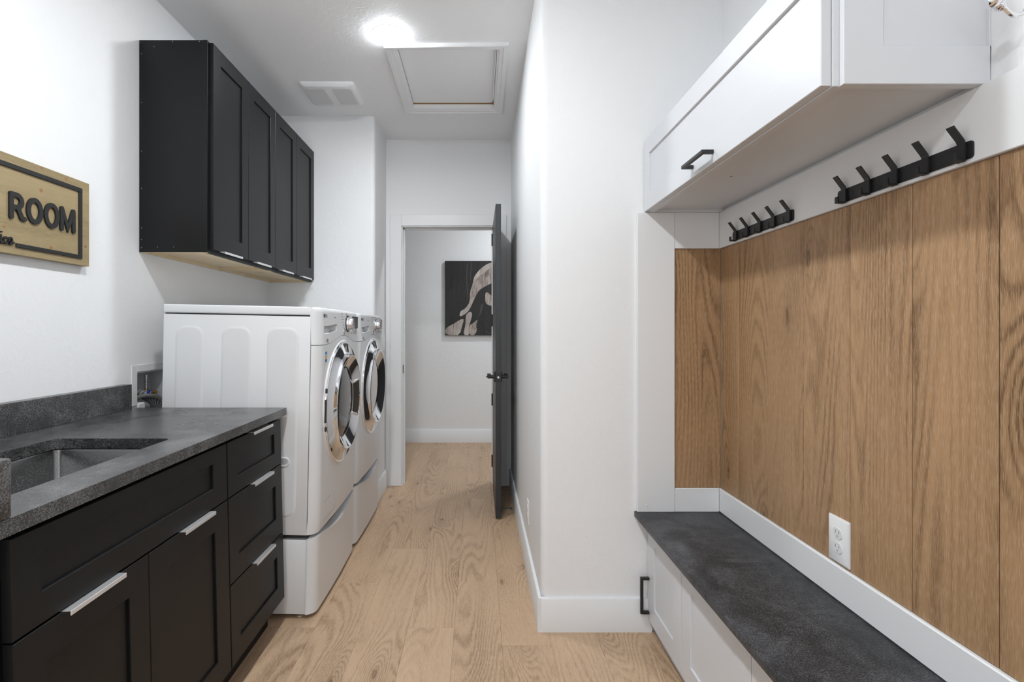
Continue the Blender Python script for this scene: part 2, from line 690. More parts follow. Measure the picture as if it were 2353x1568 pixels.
struct('wall_corridor', bull_block([(COR, W1), (RX + 0.12, W1), (RX + 0.12, DW), (COR, DW)], [0.03, 0, 0, 0], 0, CEIL), 'wall_paint')
PXE = -0.727
struct('wall_partition', bull_block([(LX - 0.12, 3.575), (PXE, 3.575), (PXE, DW), (LX - 0.12, DW)], [0, 0.03, 0, 0], 0, CEIL), 'wall_paint')
OX0, OX1, OZ = -0.601, 0.118, 2.037
b = B()
box(b, -2.2, OX0, DW, DW + 0.12, 0, CEIL)
box(b, OX1, 2.0, DW, DW + 0.12, 0, CEIL)
box(b, OX0, OX1, DW, DW + 0.12, OZ, CEIL)
struct('wall_back', b, 'wall_paint')
HY = 5.579
struct('wall_hall', bx(-2.2, 2.0, HY, HY + 0.1, 0, CEIL), 'wall_paint')
b = B()
box(b, -2.2, -2.1, DW + 0.12, HY, 0, CEIL)
box(b, 1.9, 2.0, DW + 0.12, HY, 0, CEIL)
struct('wall_hall_ends', b, 'wall_paint')
# wall behind the camera, with an unseen window added for the fill lamp
b = B()
box(b, LX - 0.12, -1.0, -2.6, -2.5, 0, CEIL)
box(b, 0.6, RX + 0.12, -2.6, -2.5, 0, CEIL)
box(b, -1.0, 0.6, -2.6, -2.5, 0, 0.55)
box(b, -1.0, 0.6, -2.6, -2.5, 2.15, CEIL)
struct('wall_rear', b, 'wall_paint')
b = B()
for a in ((-1.0, -0.94, 0.55, 2.15), (0.54, 0.6, 0.55, 2.15), (-0.94, 0.54, 0.55, 0.61), (-0.94, 0.54, 2.09, 2.15), (-0.225, -0.175, 0.61, 2.09)):
    box(b, a[0], a[1], -2.56, -2.5, a[2], a[3], 0.003)
struct('added_window_1', b, 'trim_paint')  # frame of the added window, out of view around the fill lamp

# ceiling with the hatch opening
HX0, HX1, HY0, HY1 = -0.44, 0.10, 2.72, 3.446
b = B()
box(b, -2.2, HX0, -2.6, HY + 0.1, CEIL, CEIL + 0.06)
box(b, HX1, 2.0, -2.6, HY + 0.1, CEIL, CEIL + 0.06)
box(b, HX0, HX1, -2.6, HY0, CEIL, CEIL + 0.06)
box(b, HX0, HX1, HY1, HY + 0.1, CEIL, CEIL + 0.06)
ceiling = struct('ceiling', b, 'ceiling_paint')

# baseboards
BH = 0.137


def board_profile(bm, p0, p1, n, h=BH, t=0.015):
    """Baseboard run from p0 to p1 (plan), thickness towards n, with an eased top."""
    p0, p1, n = V3((*p0, 0)), V3((*p1, 0)), V3((*n, 0))
    prof = [(0, 0), (t, 0), (t, h - 0.006), (t - 0.004, h), (0, h)]
    a = [bm.verts.new(p0 + n * q[0] + Z1 * q[1]) for q in prof]
    c = [bm.verts.new(p1 + n * q[0] + Z1 * q[1]) for q in prof]
    k = len(prof)
    bm.faces.new(a[::-1]); bm.faces.new(c)
    for i in range(k):
        bm.faces.new((a[i], a[(i + 1) % k], c[(i + 1) % k], c[i]))


b = B()
board_profile(b, (COR, W1 - 0.015), (COR, DW), (-1, 0))
struct('baseboard_corridor', b, 'trim_paint')
b = B()
board_profile(b, (COR, W1), (0.70, W1), (0, -1))
struct('baseboard_front', b, 'trim_paint')
b = B()
board_profile(b, (PXE, 3.575), (PXE, DW - 0.011), (1, 0))
struct('baseboard_partition', b, 'trim_paint')
b = B()
board_profile(b, (-2.1, HY), (1.9, HY), (0, -1), 0.142)
struct('baseboard_hall', b, 'trim_paint')

# door casing, jamb and stop
b = B()
box(b, OX0 - 0.095, OX0 - 0.004, DW - 0.011, DW, 0, OZ + 0.092, 0.003)
box(b, OX1 + 0.004, OX1 + 0.1, DW - 0.011, DW, 0, OZ + 0.092, 0.003)
box(b, OX0 - 0.004, OX1 + 0.004, DW - 0.011, DW, OZ + 0.004, OZ + 0.092, 0.003)
struct('trim_1', b, 'trim_paint')
b = B()
box(b, OX0 - 0.001, OX0 + 0.004, DW - 0.004, DW + 0.124, 0, OZ)
box(b, OX1 - 0.004, OX1 + 0.001, DW - 0.004, DW + 0.124, 0, OZ)
box(b, OX0, OX1, DW - 0.004, DW + 0.124, OZ - 0.004, OZ + 0.001)
box(b, OX0 + 0.004, OX0 + 0.015, DW + 0.038, DW + 0.072, 0, OZ - 0.004, 0.002)
box(b, OX1 - 0.015, OX1 - 0.004, DW + 0.038, DW + 0.072, 0, OZ - 0.004, 0.002)
box(b, OX0 + 0.004, OX1 - 0.004, DW + 0.038, DW + 0.072, OZ - 0.016, OZ - 0.004, 0.002)
jamb = struct('trim_2', b, 'trim_paint')
obj('strike_plate', bx(OX0 + 0.0035, OX0 + 0.0065, DW + 0.005, DW + 0.035, 0.885, 0.95, 0.001), 'black_metal', jamb)

# ------------------------------------------------------------------ open door, hinged on its far edge
DX0, DX1, DY0, DY1, DZ0, DZ1 = 0.109, 0.144, 3.295, 4.003, 0.012, 2.037
door = root('door_1', 'open charcoal interior door seen edge-on in the corridor', None, (0.126, 4.0, 0), kind='structure')
obj('door_leaf', bx(DX0, DX1, DY0, DY1, DZ0, DZ1, 0.0015), 'door_paint', door)
b = B()
box(b, DX0 - 0.009, DX0, DY0 + 0.035, DY0 + 0.098, 0.885, 0.949, 0.001)
box(b, DX1, DX1 + 0.009, DY0 + 0.035, DY0 + 0.098, 0.885, 0.949, 0.001)
for s, xx in ((-1, DX0), (1, DX1)):
    lathe(b, V3((xx + s * 0.009, DY0 + 0.066, 0.917)), Y1, Z1, X1 * s, [(0.012, 0), (0.012, 0.022)], 16)
    a, c = sorted((xx + s * 0.028, xx + s * (0.05 if s > 0 else 0.052)))
    box(b, a, c, DY0 + 0.052, DY0 + 0.175, 0.906, 0.929, 0.002)
lathe(b, V3((DX0 - 0.052, DY0 + 0.066, 0.917)), Y1, Z1, -X1, [(0.005, 0), (0.004, 0.009), (0.002, 0.01)], 10)
obj('lever_handle', b, 'black_metal', door)
b = bx(DX0 + 0.006, DX1 - 0.006, DY0 - 0.0015, DY0 + 0.001, 0.888, 0.946, 0.0006)
lp = obj('latch_plate', b, 'black_metal', door)
b = B()
lathe(b, V3((0.1265, DY0 - 0.001, 0.917)), X1, Z1, -Y1, [(0.0085, 0), (0.0085, 0.006), (0.004, 0.010)], 16)
obj('latch_bolt', b, 'chrome_soft', lp)
for hz in (1.93, 1.3, 0.68, 0.2):
    b = bx(DX0 - 0.0015, DX0, DY1 - 0.03, DY1, hz - 0.045, hz + 0.045, 0.0005)
    lathe(b, V3((DX0 - 0.004, DY1 + 0.002, hz - 0.047)), X1, Y1, Z1, [(0.0055, 0), (0.0055, 0.094)], 10)
    obj('hinge', b, 'black_metal', door)
b = B()
lathe(b, V3((DX1, DY0 + 0.05, 0.057)), Y1, Z1, X1, [(0.012, 0), (0.011, 0.004), (0.0035, 0.006), (0.0035, 0.062), (0.008, 0.064), (0.008, 0.076)], 12)
obj('door_stop', b, 'black_metal', door)

# ------------------------------------------------------------------ ceiling: hatch, fan, cans
hatch = root('attic_hatch', 'square white attic hatch with moulded trim in the ceiling', 'hatch', ((HX0 + HX1) / 2, 3.08, CEIL))
obj('hatch_panel', bx(HX0 + 0.003, HX1 - 0.008, HY0 + 0.002, HY1 - 0.006, 2.752, 2.765, 0.001), 'ceiling_paint', hatch)
b = B()
box(b, HX1 - 0.0015, HX1 - 0.0002, HY0, HY1, 2.741, 2.765)
box(b, HX0, HX1, HY1 - 0.0015, HY1 - 0.0002, 2.746, 2.765)
obj('hatch_edge', b, 'plywood_edge', hatch, origin=None)
zt = CEIL - 0.020
out = [(-0.497, 2.672), (0.156, 2.655), (0.164, 3.507), (-0.500, 3.507)]
inn = [(HX0, HY0), (HX1, HY0), (HX1, HY1), (HX0, HY1)]
for i in range(4):
    j = (i + 1) % 4
    b = B()
    o0, o1, i0, i1 = out[i], out[j], inn[i], inn[j]

    def lerp(p, q, s):
        return (p[0] + (q[0] - p[0]) * s, p[1] + (q[1] - p[1]) * s)
    sec = [(0, CEIL), (0, zt + 0.004), (0.08, zt), (0.42, zt + 0.001), (0.47, zt + 0.006), (0.80, zt + 0.008), (0.86, zt + 0.012), (1, zt + 0.014), (1, CEIL)]
    A = [b.verts.new((*lerp(o0, i0, s), z)) for s, z in sec]
    Cc = [b.verts.new((*lerp(o1, i1, s), z)) for s, z in sec]
    n = len(sec)
    for q in range(n):
        b.faces.new((A[q], A[(q + 1) % n], Cc[(q + 1) % n], Cc[q]))
    b.faces.new(A[::-1]); b.faces.new(Cc)
    obj('trim_board', b, 'trim_paint', hatch)

fan = root('exhaust_fan', 'square white exhaust fan cover with two perforated grilles on the ceiling', 'vent', (-0.921, 3.226, CEIL))
fw, fd = 0.335, 0.30
b = B()
loops = []
for (sc_, z, r) in ((1.0, CEIL, 0.02), (1.0, CEIL - 0.004, 0.02), (0.975, CEIL - 0.014, 0.024), (0.90, CEIL - 0.024, 0.024)):
    loops.append([V3((-0.921 + x, 3.226 + y, z)) for x, y in rrect(fw * sc_, fd * sc_, r)])
rings(b, loops)
obj('cover', b, 'trim_paint', fan)
for s in (-1, 1):
    b = B()
    pts = rrect(0.118, 0.215, 0.010)
    prism(b, pts, lambda x, y, s=s: V3((-0.921 + s * 0.081 + x, 3.226 + y, CEIL - 0.022)), lambda x, y, s=s: V3((-0.921 + s * 0.081 + x, 3.226 + y, CEIL - 0.0265)))
    obj('grille', b, 'grille', fan)

can_labels = ['recessed ceiling light beside the attic hatch', 'recessed ceiling light above the middle of the room', 'recessed ceiling light above the camera', 'recessed ceiling light nearest the rear wall', 'recessed ceiling light in the hall beyond the door']
for ci_, ((cx, cy), lb) in enumerate(zip(CANS, can_labels)):
    r_ = root('ceiling_light', lb, 'light', (cx, cy, CEIL))
    b = B()
    c0 = V3((cx, cy, CEIL))
    lathe(b, c0, X1, Y1, -Z1, [(0.082, 0), (0.081, 0.0015), (0.076, 0.002), (0.0738, 0.002), (0.0738, 0)], 40)
    obj('trim_ring', b, 'trim_paint', r_)
    b = B()
    lathe(b, c0, X1, Y1, -Z1, [(0.0735, 0), (0.0735, 0.005), (0.066, 0.0085), (0.045, 0.0115), (0.0, 0.013)], 40)
    obj('lens', b, 'lens_%d' % ci_, r_)


# ------------------------------------------------------------------ black upper cabinets
FX = -1.168   # box front
FXF = -1.149  # door face
uppers = [(2.20, 2.884, 'black wall cabinet nearest the sink, its plain side panel in view'), (2.885, 3.572, 'black wall cabinet in the corner against the partition wall')]
for ci, (y0, y1, lb) in enumerate(uppers):
    cab = root('wall_cabinet', lb, 'cabinet', (-1.31, (y0 + y1) / 2, 1.557), group='black cabinets above the laundry machines')
    b = B()
    box(b, LX + 0.001, FX, y0, y0 + 0.016, 1.557, 2.471, 0.0008)
    box(b, LX + 0.001, FX, y1 - 0.016, y1, 1.557, 2.471, 0.0008)
    box(b, LX + 0.001, FX, y0 + 0.016, y1 - 0.016, 2.455, 2.471)
    box(b, FX - 0.0195, FX + 0.0005, y0 - 0.002, y0 + 0.038, 1.557, 2.471, 0.0006)
    box(b, FX - 0.0195, FX + 0.0005, y1 - 0.038, y1, 1.557, 2.471, 0.0006)
    box(b, FX - 0.0195, FX + 0.0005, y0 + 0.038, y1 - 0.038, 1.557, 1.592, 0.0006)
    box(b, FX - 0.0195, FX + 0.0005, y0 + 0.038, y1 - 0.038, 2.435, 2.471, 0.0006)
    obj('carcass', b, 'cab_black', cab)
    b = B()
    box(b, LX + 0.002, FX - 0.02, y0 + 0.016, y1 - 0.016, 1.570, 1.582)
    box(b, LX + 0.002, LX + 0.018, y0 + 0.016, y1 - 0.016, 1.5575, 1.570)
    for a, c in ((y0 + 0.0005, y0 + 0.0155), (y1 - 0.0155, y1 - 0.0005)):
        box(b, LX + 0.002, FX - 0.002, a, c, 1.5562, 1.5572)
    box(b, LX + 0.018, FX - 0.02, y1 - 0.034, y1 - 0.016, 1.5575, 1.570)
    obj('bottom_panel', b, 'raw_maple', cab).data.name = 'bottom_panel'
    if ci == 0:
        b = B()
        for nx, nz in ((0, 2.46), (0.06, 2.44), (0.14, 2.462), (0.255, 2.462), (0.006, 2.41), (0.006, 2.20), (0.006, 1.99), (0.006, 1.83), (0.006, 1.66), (0.006, 1.61), (0.006, 1.575), (0.075, 1.578), (0.145, 1.578), (0.275, 1.578), (0.275, 1.80)):
            box(b, LX + 0.004 + nx, LX + 0.0065 + nx, y0 - 0.0006, y0, nz, nz + 0.004)
        tag(obj('nail_specks', b, 'ink_faint', cab), kind='stuff')
    dw = 0.339
    for k in range(2):
        d0 = (2.213 if ci == 0 else 2.891) + k * 0.339
        fr, pn = shaker(V3((FX + 0.001, d0 + 0.0015, 1.573)), Y1, Z1, X1, dw - 0.003, 0.893, 0.066, 0.068, 0.072, t=0.018)
        dr_ = obj('door', fr, 'cab_black', cab)
        obj('panel', pn, 'cab_black', dr_)
        b = tab_pull(B(), V3((FX + 0.001, d0, 1.572)), Y1, Z1, X1, 0.075, 0.245, 0, 0.018)
        obj('pull', b, 'pull_metal', dr_)

# ------------------------------------------------------------------ lower cabinets, counter, sink
LEAN = V3((-0.0232, 0, 1)).normalized()
BX = -0.802


def facex(z):
    return -0.8175 + (0.854 - z) * 0.0232


def low_front(cab, name, y0, y1, z0, z1, st, rt, rb, pull=None, st2=None):
    o_ = V3((facex(z0) - 0.019, y0, z0))
    N = V3((1, 0, 0.0232)).normalized()
    fr, pn = shaker(o_, Y1, LEAN, N, y1 - y0, z1 - z0, st, rt, rb, st2=st2)
    d_ = obj(name, fr, 'cab_black', cab)
    obj('panel', pn, 'cab_black', d_)
    if pull:
        b = tab_pull(B(), o_, Y1, LEAN, N, pull[0] - y0, pull[1] - y0, z1 - z0, 0.019)
        obj('pull', b, 'pull_metal', d_)


def low_carcass(cab, y0, y1):
    b = B()
    prof = [(LX + 0.002, 0.1), (facex(0.1) - 0.022, 0.1), (facex(0.867) - 0.022, 0.867), (LX + 0.002, 0.867)]
    prism(b, prof, lambda x, z: V3((x, y0, z)), lambda x, z: V3((x, y1, z)))
    obj('carcass', b, 'cab_black', cab)
    obj('toe_kick', bx(LX + 0.002, -0.87, y0, y1, 0.0, 0.0995), 'cab_black', cab)


# the sink cabinet is hollow so that the bowl can hang in it
cab = root('sink_cabinet', 'black base cabinet under the sink with two shaker doors', 'cabinet', (-1.13, 1.27, 0))
b = B()
for a, c in ((0.868, 0.886), (1.641, 1.6585)):
    prof = [(LX + 0.002, 0.1), (facex(0.1) - 0.022, 0.1), (facex(0.867) - 0.022, 0.867), (LX + 0.002, 0.867)]
    prism(b, prof, lambda x, z, a=a: V3((x, a, z)), lambda x, z, c=c: V3((x, c, z)))
box(b, LX + 0.002, facex(0.1) - 0.03, 0.886, 1.641, 0.1, 0.118)
box(b, LX + 0.002, LX + 0.012, 0.886, 1.641, 0.118, 0.867)
prism(b, [(facex(0.1) - 0.04, 0.118), (facex(0.1) - 0.022, 0.118), (facex(0.867) - 0.022, 0.867), (facex(0.867) - 0.04, 0.867)], lambda x, z: V3((x, 0.886, z)), lambda x, z: V3((x, 1.641, z)))
obj('carcass', b, 'cab_black', cab)
obj('toe_kick', bx(LX + 0.002, -0.87, 0.868, 1.6585, 0.0, 0.0995), 'cab_black', cab)
low_front(cab, 'false_front', 0.893, 1.656, 0.6735, 0.854, 0.062, 0.047, 0.06, st2=0.085)
low_front(cab, 'door', 0.893, 1.2585, 0.121, 0.6695, 0.07, 0.071, 0.075, (1.0, 1.158))
low_front(cab, 'door', 1.2605, 1.656, 0.121, 0.6695, 0.075, 0.071, 0.075, (1.394, 1.553), st2=0.082)

cab = root('drawer_cabinet', 'black three-drawer base cabinet beside the washing machine', 'cabinet', (-1.13, 1.886, 0))
low_carcass(cab, 1.6595, 2.108)
low_front(cab, 'drawer', 1.661, 2.108, 0.6735, 0.854, 0.068, 0.048, 0.055, (1.828, 1.995))
low_front(cab, 'drawer', 1.661, 2.108, 0.390, 0.6695, 0.066, 0.072, 0.075, (1.828, 1.995))
low_front(cab, 'drawer', 1.661, 2.108, 0.121, 0.386, 0.066, 0.072, 0.069, (1.828, 1.995))

CTX0, CTX1, CTY0, CTY1, CT, CTH = LX + 0.001, -0.801, 0.852, 2.13, 0.899, 0.030
top = root('worktop', 'dark leathered granite worktop with a sink cut-out', 'worktop', (-1.13, 1.49, CT))
b = B()
SCX, SCY, SW, SD = (-1.256 - 0.914) / 2, (0.93 + 1.52) / 2, 0.342, 0.59
inner = [(SCX + x, SCY + y) for x, y in rrect(SW, SD, 0.02, 6)]
outer = []
for x, y in inner:
    dx, dy = x - SCX, y - SCY
outer_r = [(CTX0, CTY0), (CTX1, CTY0), (CTX1, CTY1), (CTX0, CTY1)]
for z in (CT, CT - CTH):
    ov = [b.verts.new((x, y, z)) for x, y in outer_r]
    iv = [b.verts.new((x, y, z)) for x, y in inner]
    es = [b.edges.new((ov[i], ov[(i + 1) % 4])) for i in range(4)] + [b.edges.new((iv[i], iv[(i + 1) % len(iv)])) for i in range(len(iv))]
    bmesh.ops.triangle_fill(b, edges=es, use_beauty=True)
    if z == CT:
        o1_, i1_ = ov, iv
    else:
        for l1, l2 in ((o1_, ov), (i1_, iv)):
            for i in range(len(l1)):
                b.faces.new((l1[i], l1[(i + 1) % len(l1)], l2[(i + 1) % len(l1)], l2[i]))
obj('slab', b, 'granite', top)
obj('backsplash', bx(CTX0, -1.424, 0.8795, 2.10, CT, CT + 0.1, 0.001), 'granite', top)
obj('side_splash', bx(CTX0, CTX1 - 0.001, 0.852, 0.8785, CT, CT + 0.102, 0.003, 2), 'granite', top)

sink = root('sink', 'undermount stainless steel sink set in the granite worktop', 'sink', (SCX, SCY, 0.68))
b = B()
loops = []
for (w_, d_, r_, z) in ((SW + 0.05, SD + 0.05, 0.045, CT - CTH - 0.001), (SW + 0.014, SD + 0.014, 0.022, CT - CTH - 0.001), (SW + 0.006, SD + 0.006, 0.018, CT - CTH - 0.008), (SW - 0.006, SD - 0.006, 0.018, 0.70), (SW - 0.04, SD - 0.04, 0.02, 0.672), (0.1, 0.1, 0.0499, 0.666)):
    loops.append([V3((SCX + x, SCY + y, z)) for x, y in rrect(w_, d_, r_, 6)])
rings(b, loops, False, True)
so = obj('bowl', b, 'stainless', sink, smooth=50)
sm = so.modifiers.new('thick', 'SOLIDIFY'); sm.thickness = 0.0012; sm.offset = -1
b = B()
lathe(b, V3((SCX, SCY, 0.667)), X1, Y1, Z1, [(0.045, 0), (0.044, 0.003), (0.034, 0.002), (0.030, -0.004 + 0.005)], 32)
obj('drain', b, 'chrome_soft', sink)

# ------------------------------------------------------------------ recessed plumbing box
pb = root('washer_outlet_box', 'white plumbing outlet box recessed in the wall behind the washer', 'outlet box', (LX, 2.30, 0.95))
b = B()
box(b, LX, LX + 0.004, 2.150, 2.184, 0.90, 1.073, 0.001)
box(b, LX, LX + 0.004, 2.184, 2.45, 1.043, 1.073, 0.001)
box(b, LX, LX + 0.004, 2.42, 2.45, 0.85, 1.043, 0.001)
obj('flange', b, 'plastic_white', pb)
b = B()
box(b, LX - 0.095, LX - 0.092, 2.187, 2.417, 0.853, 1.040)
box(b, LX - 0.092, LX - 0.0005, 2.1845, 2.187, 0.853, 1.040)
box(b, LX - 0.092, LX - 0.0005, 2.417, 2.4195, 0.853, 1.040)
box(b, LX - 0.092, LX - 0.0005, 2.187, 2.417, 1.037, 1.0425)
box(b, LX - 0.092, LX - 0.0005, 2.187, 2.417, 0.8505, 0.853)
obj('box_liner', b, 'liner_grey', pb)
b = B()
lathe(b, V3((-1.50, 2.306, 0.958)), X1, Y1, Z1, [(0.008, 0), (0.008, 0.02), (0.0095, 0.022), (0.0095, 0.03), (0.007, 0.032), (0.007, 0.055), (0.009, 0.056), (0.009, 0.062)], 16)
obj('arrestor_pipe', b, 'chrome_soft', pb)
b = B()
lathe(b, V3((-1.50, 2.306, 0.925)), X1, Y1, Z1, [(0.009, 0), (0.014, 0.004), (0.014, 0.022), (0.009, 0.028), (0.009, 0.034)], 16)
lathe(b, V3((-1.50, 2.316, 0.935)), X1, Z1, Y1, [(0.008, 0), (0.008, 0.016), (0.013, 0.017), (0.013, 0.027), (0.009, 0.028), (0.009, 0.06)], 12)
obj('valve', b, 'brass', pb)
b = obox(B(), V3((-1.482, 2.292, 0.935)), V3((0, 0.55, 0.83)), V3((0, -0.83, 0.55)), X1, -0.016, 0.018, -0.005, 0.006, -0.003, 0.003, 0.002)
obj('valve_lever', b, 'valve_blue', pb)
b = B()
tube(b, curve_pts([(-1.485, 2.19, 0.922), (-1.485, 2.23, 0.930), (-1.475, 2.28, 0.931), (-1.46, 2.33, 0.915), (-1.44, 2.38, 0.87), (-1.43, 2.41, 0.80)], 8), 0.0085)
obj('braided_hose', b, 'braid', pb)
b = B()
cp = curve_pts([(-1.52, 2.22, 0.935), (-1.51, 2.27, 0.940), (-1.495, 2.32, 0.915), (-1.475, 2.36, 0.87), (-1.44, 2.40, 0.80)], 24)
tube(b, cp, [0.017 if i % 2 else 0.0205 for i in range(len(cp))], 14)
obj('corrugated_hose', b, 'hose_grey', pb)
b = B()
lathe(b, V3((-1.485, 2.200, 0.924)), X1, Z1, Y1, [(0.012, 0), (0.012, 0.012), (0.0095, 0.013), (0.0095, 0.028)], 8)
obj('hose_nut', b, 'chrome_soft', pb)
obj('junction_block', bx(-1.515, -1.455, 2.188, 2.232, 0.87, 0.908, 0.004), 'plastic_white', pb)


# ------------------------------------------------------------------ laundry machines
MW = 0.686
XS, XF = -0.730, -0.690      # seam and front face


def plan_x(t, xs=XS, depth=0.04, rc=0.05):
    """Front outline in plan: rounded corners and a slight bulge; t in metres along the width."""
    e = min(t, MW - t)
    q = min(max(e / rc, 0), 1)
    x = xs + depth * math.sqrt(max(0, 1 - (1 - q) ** 2))
    return x + 0.006 * math.sin(PI * min(max(t / MW, 0), 1))


def front_shell(y0, ts, zf, nz, xfun, xback, holes=None, hole_depth=0.03):
    """Curved front: columns at ts, nz rows between zf(t) = (z0, z1); solid back to xback."""
    b = B()
    hole_cols, hole_rows = holes if holes else ((), ())
    F = []
    for t_ in ts:
        z0, z1 = zf(t_)
        zs = [z0 + (z1 - z0) * k / nz for k in range(nz + 1)] if not isinstance(nz, list) else [z0 + (z1 - z0) * k for k in nz]
        F.append([b.verts.new((xfun(t_, z), y0 + t_, z)) for z in zs])
    nr = len(F[0]) - 1
    for i in range(len(ts) - 1):
        for k in range(nr):
            if i in hole_cols and k in hole_rows:
                continue
            b.faces.new((F[i][k], F[i + 1][k], F[i + 1][k + 1], F[i][k + 1]))
    Bk = [[b.verts.new((xback, v[0].co.y, v[0].co.z)), b.verts.new((xback, v[-1].co.y, v[-1].co.z))] for v in F]
    for i in range(len(ts) - 1):
        b.faces.new((F[i][0], Bk[i][0], Bk[i + 1][0], F[i + 1][0]))
        b.faces.new((F[i][-1], F[i + 1][-1], Bk[i + 1][1], Bk[i][1]))
        b.faces.new((Bk[i][0], Bk[i][1], Bk[i + 1][1], Bk[i + 1][0]))
    b.faces.new([*F[0], Bk[0][1], Bk[0][0]])
    b.faces.new([*F[-1][::-1], Bk[-1][0], Bk[-1][1]])
    if holes:
        c0, c1 = min(hole_cols), max(hole_cols) + 1
        r0, r1 = min(hole_rows), max(hole_rows) + 1
        loop = [F[i][r0] for i in range(c0, c1 + 1)] + [F[c1][k] for k in range(r0 + 1, r1 + 1)] + [F[i][r1] for i in range(c1 - 1, c0 - 1, -1)] + [F[c0][k] for k in range(r1 - 1, r0, -1)]
        cy = sum(v.co.y for v in loop) / len(loop)
        zb = min(v.co.z for v in loop)
        deep = []
        for v in loop:
            low = (v.co.z - zb) < 0.004
            deep.append(b.verts.new((v.co.x - (0.006 if low else hole_depth), cy + (v.co.y - cy) * 0.9, v.co.z + (0.004 if low else -0.001))))
        n = len(loop)
        for i in range(n):
            b.faces.new((loop[i], loop[(i + 1) % n], deep[(i + 1) % n], deep[i]))
        b.faces.new(deep)
    return b


def cols(extra=()):
    base = [0, 0.003, 0.008, 0.015, 0.025, 0.037, 0.05]
    base += [MW - q for q in base]
    base += [0.05 + (MW - 0.1) * k / 24 for k in range(25)] + list(extra)
    return sorted(set(round(q, 4) for q in base))


def seam_z(t_):
    return 1.158 + 0.041 * math.exp(-((t_ - 0.345) / 0.17) ** 2)


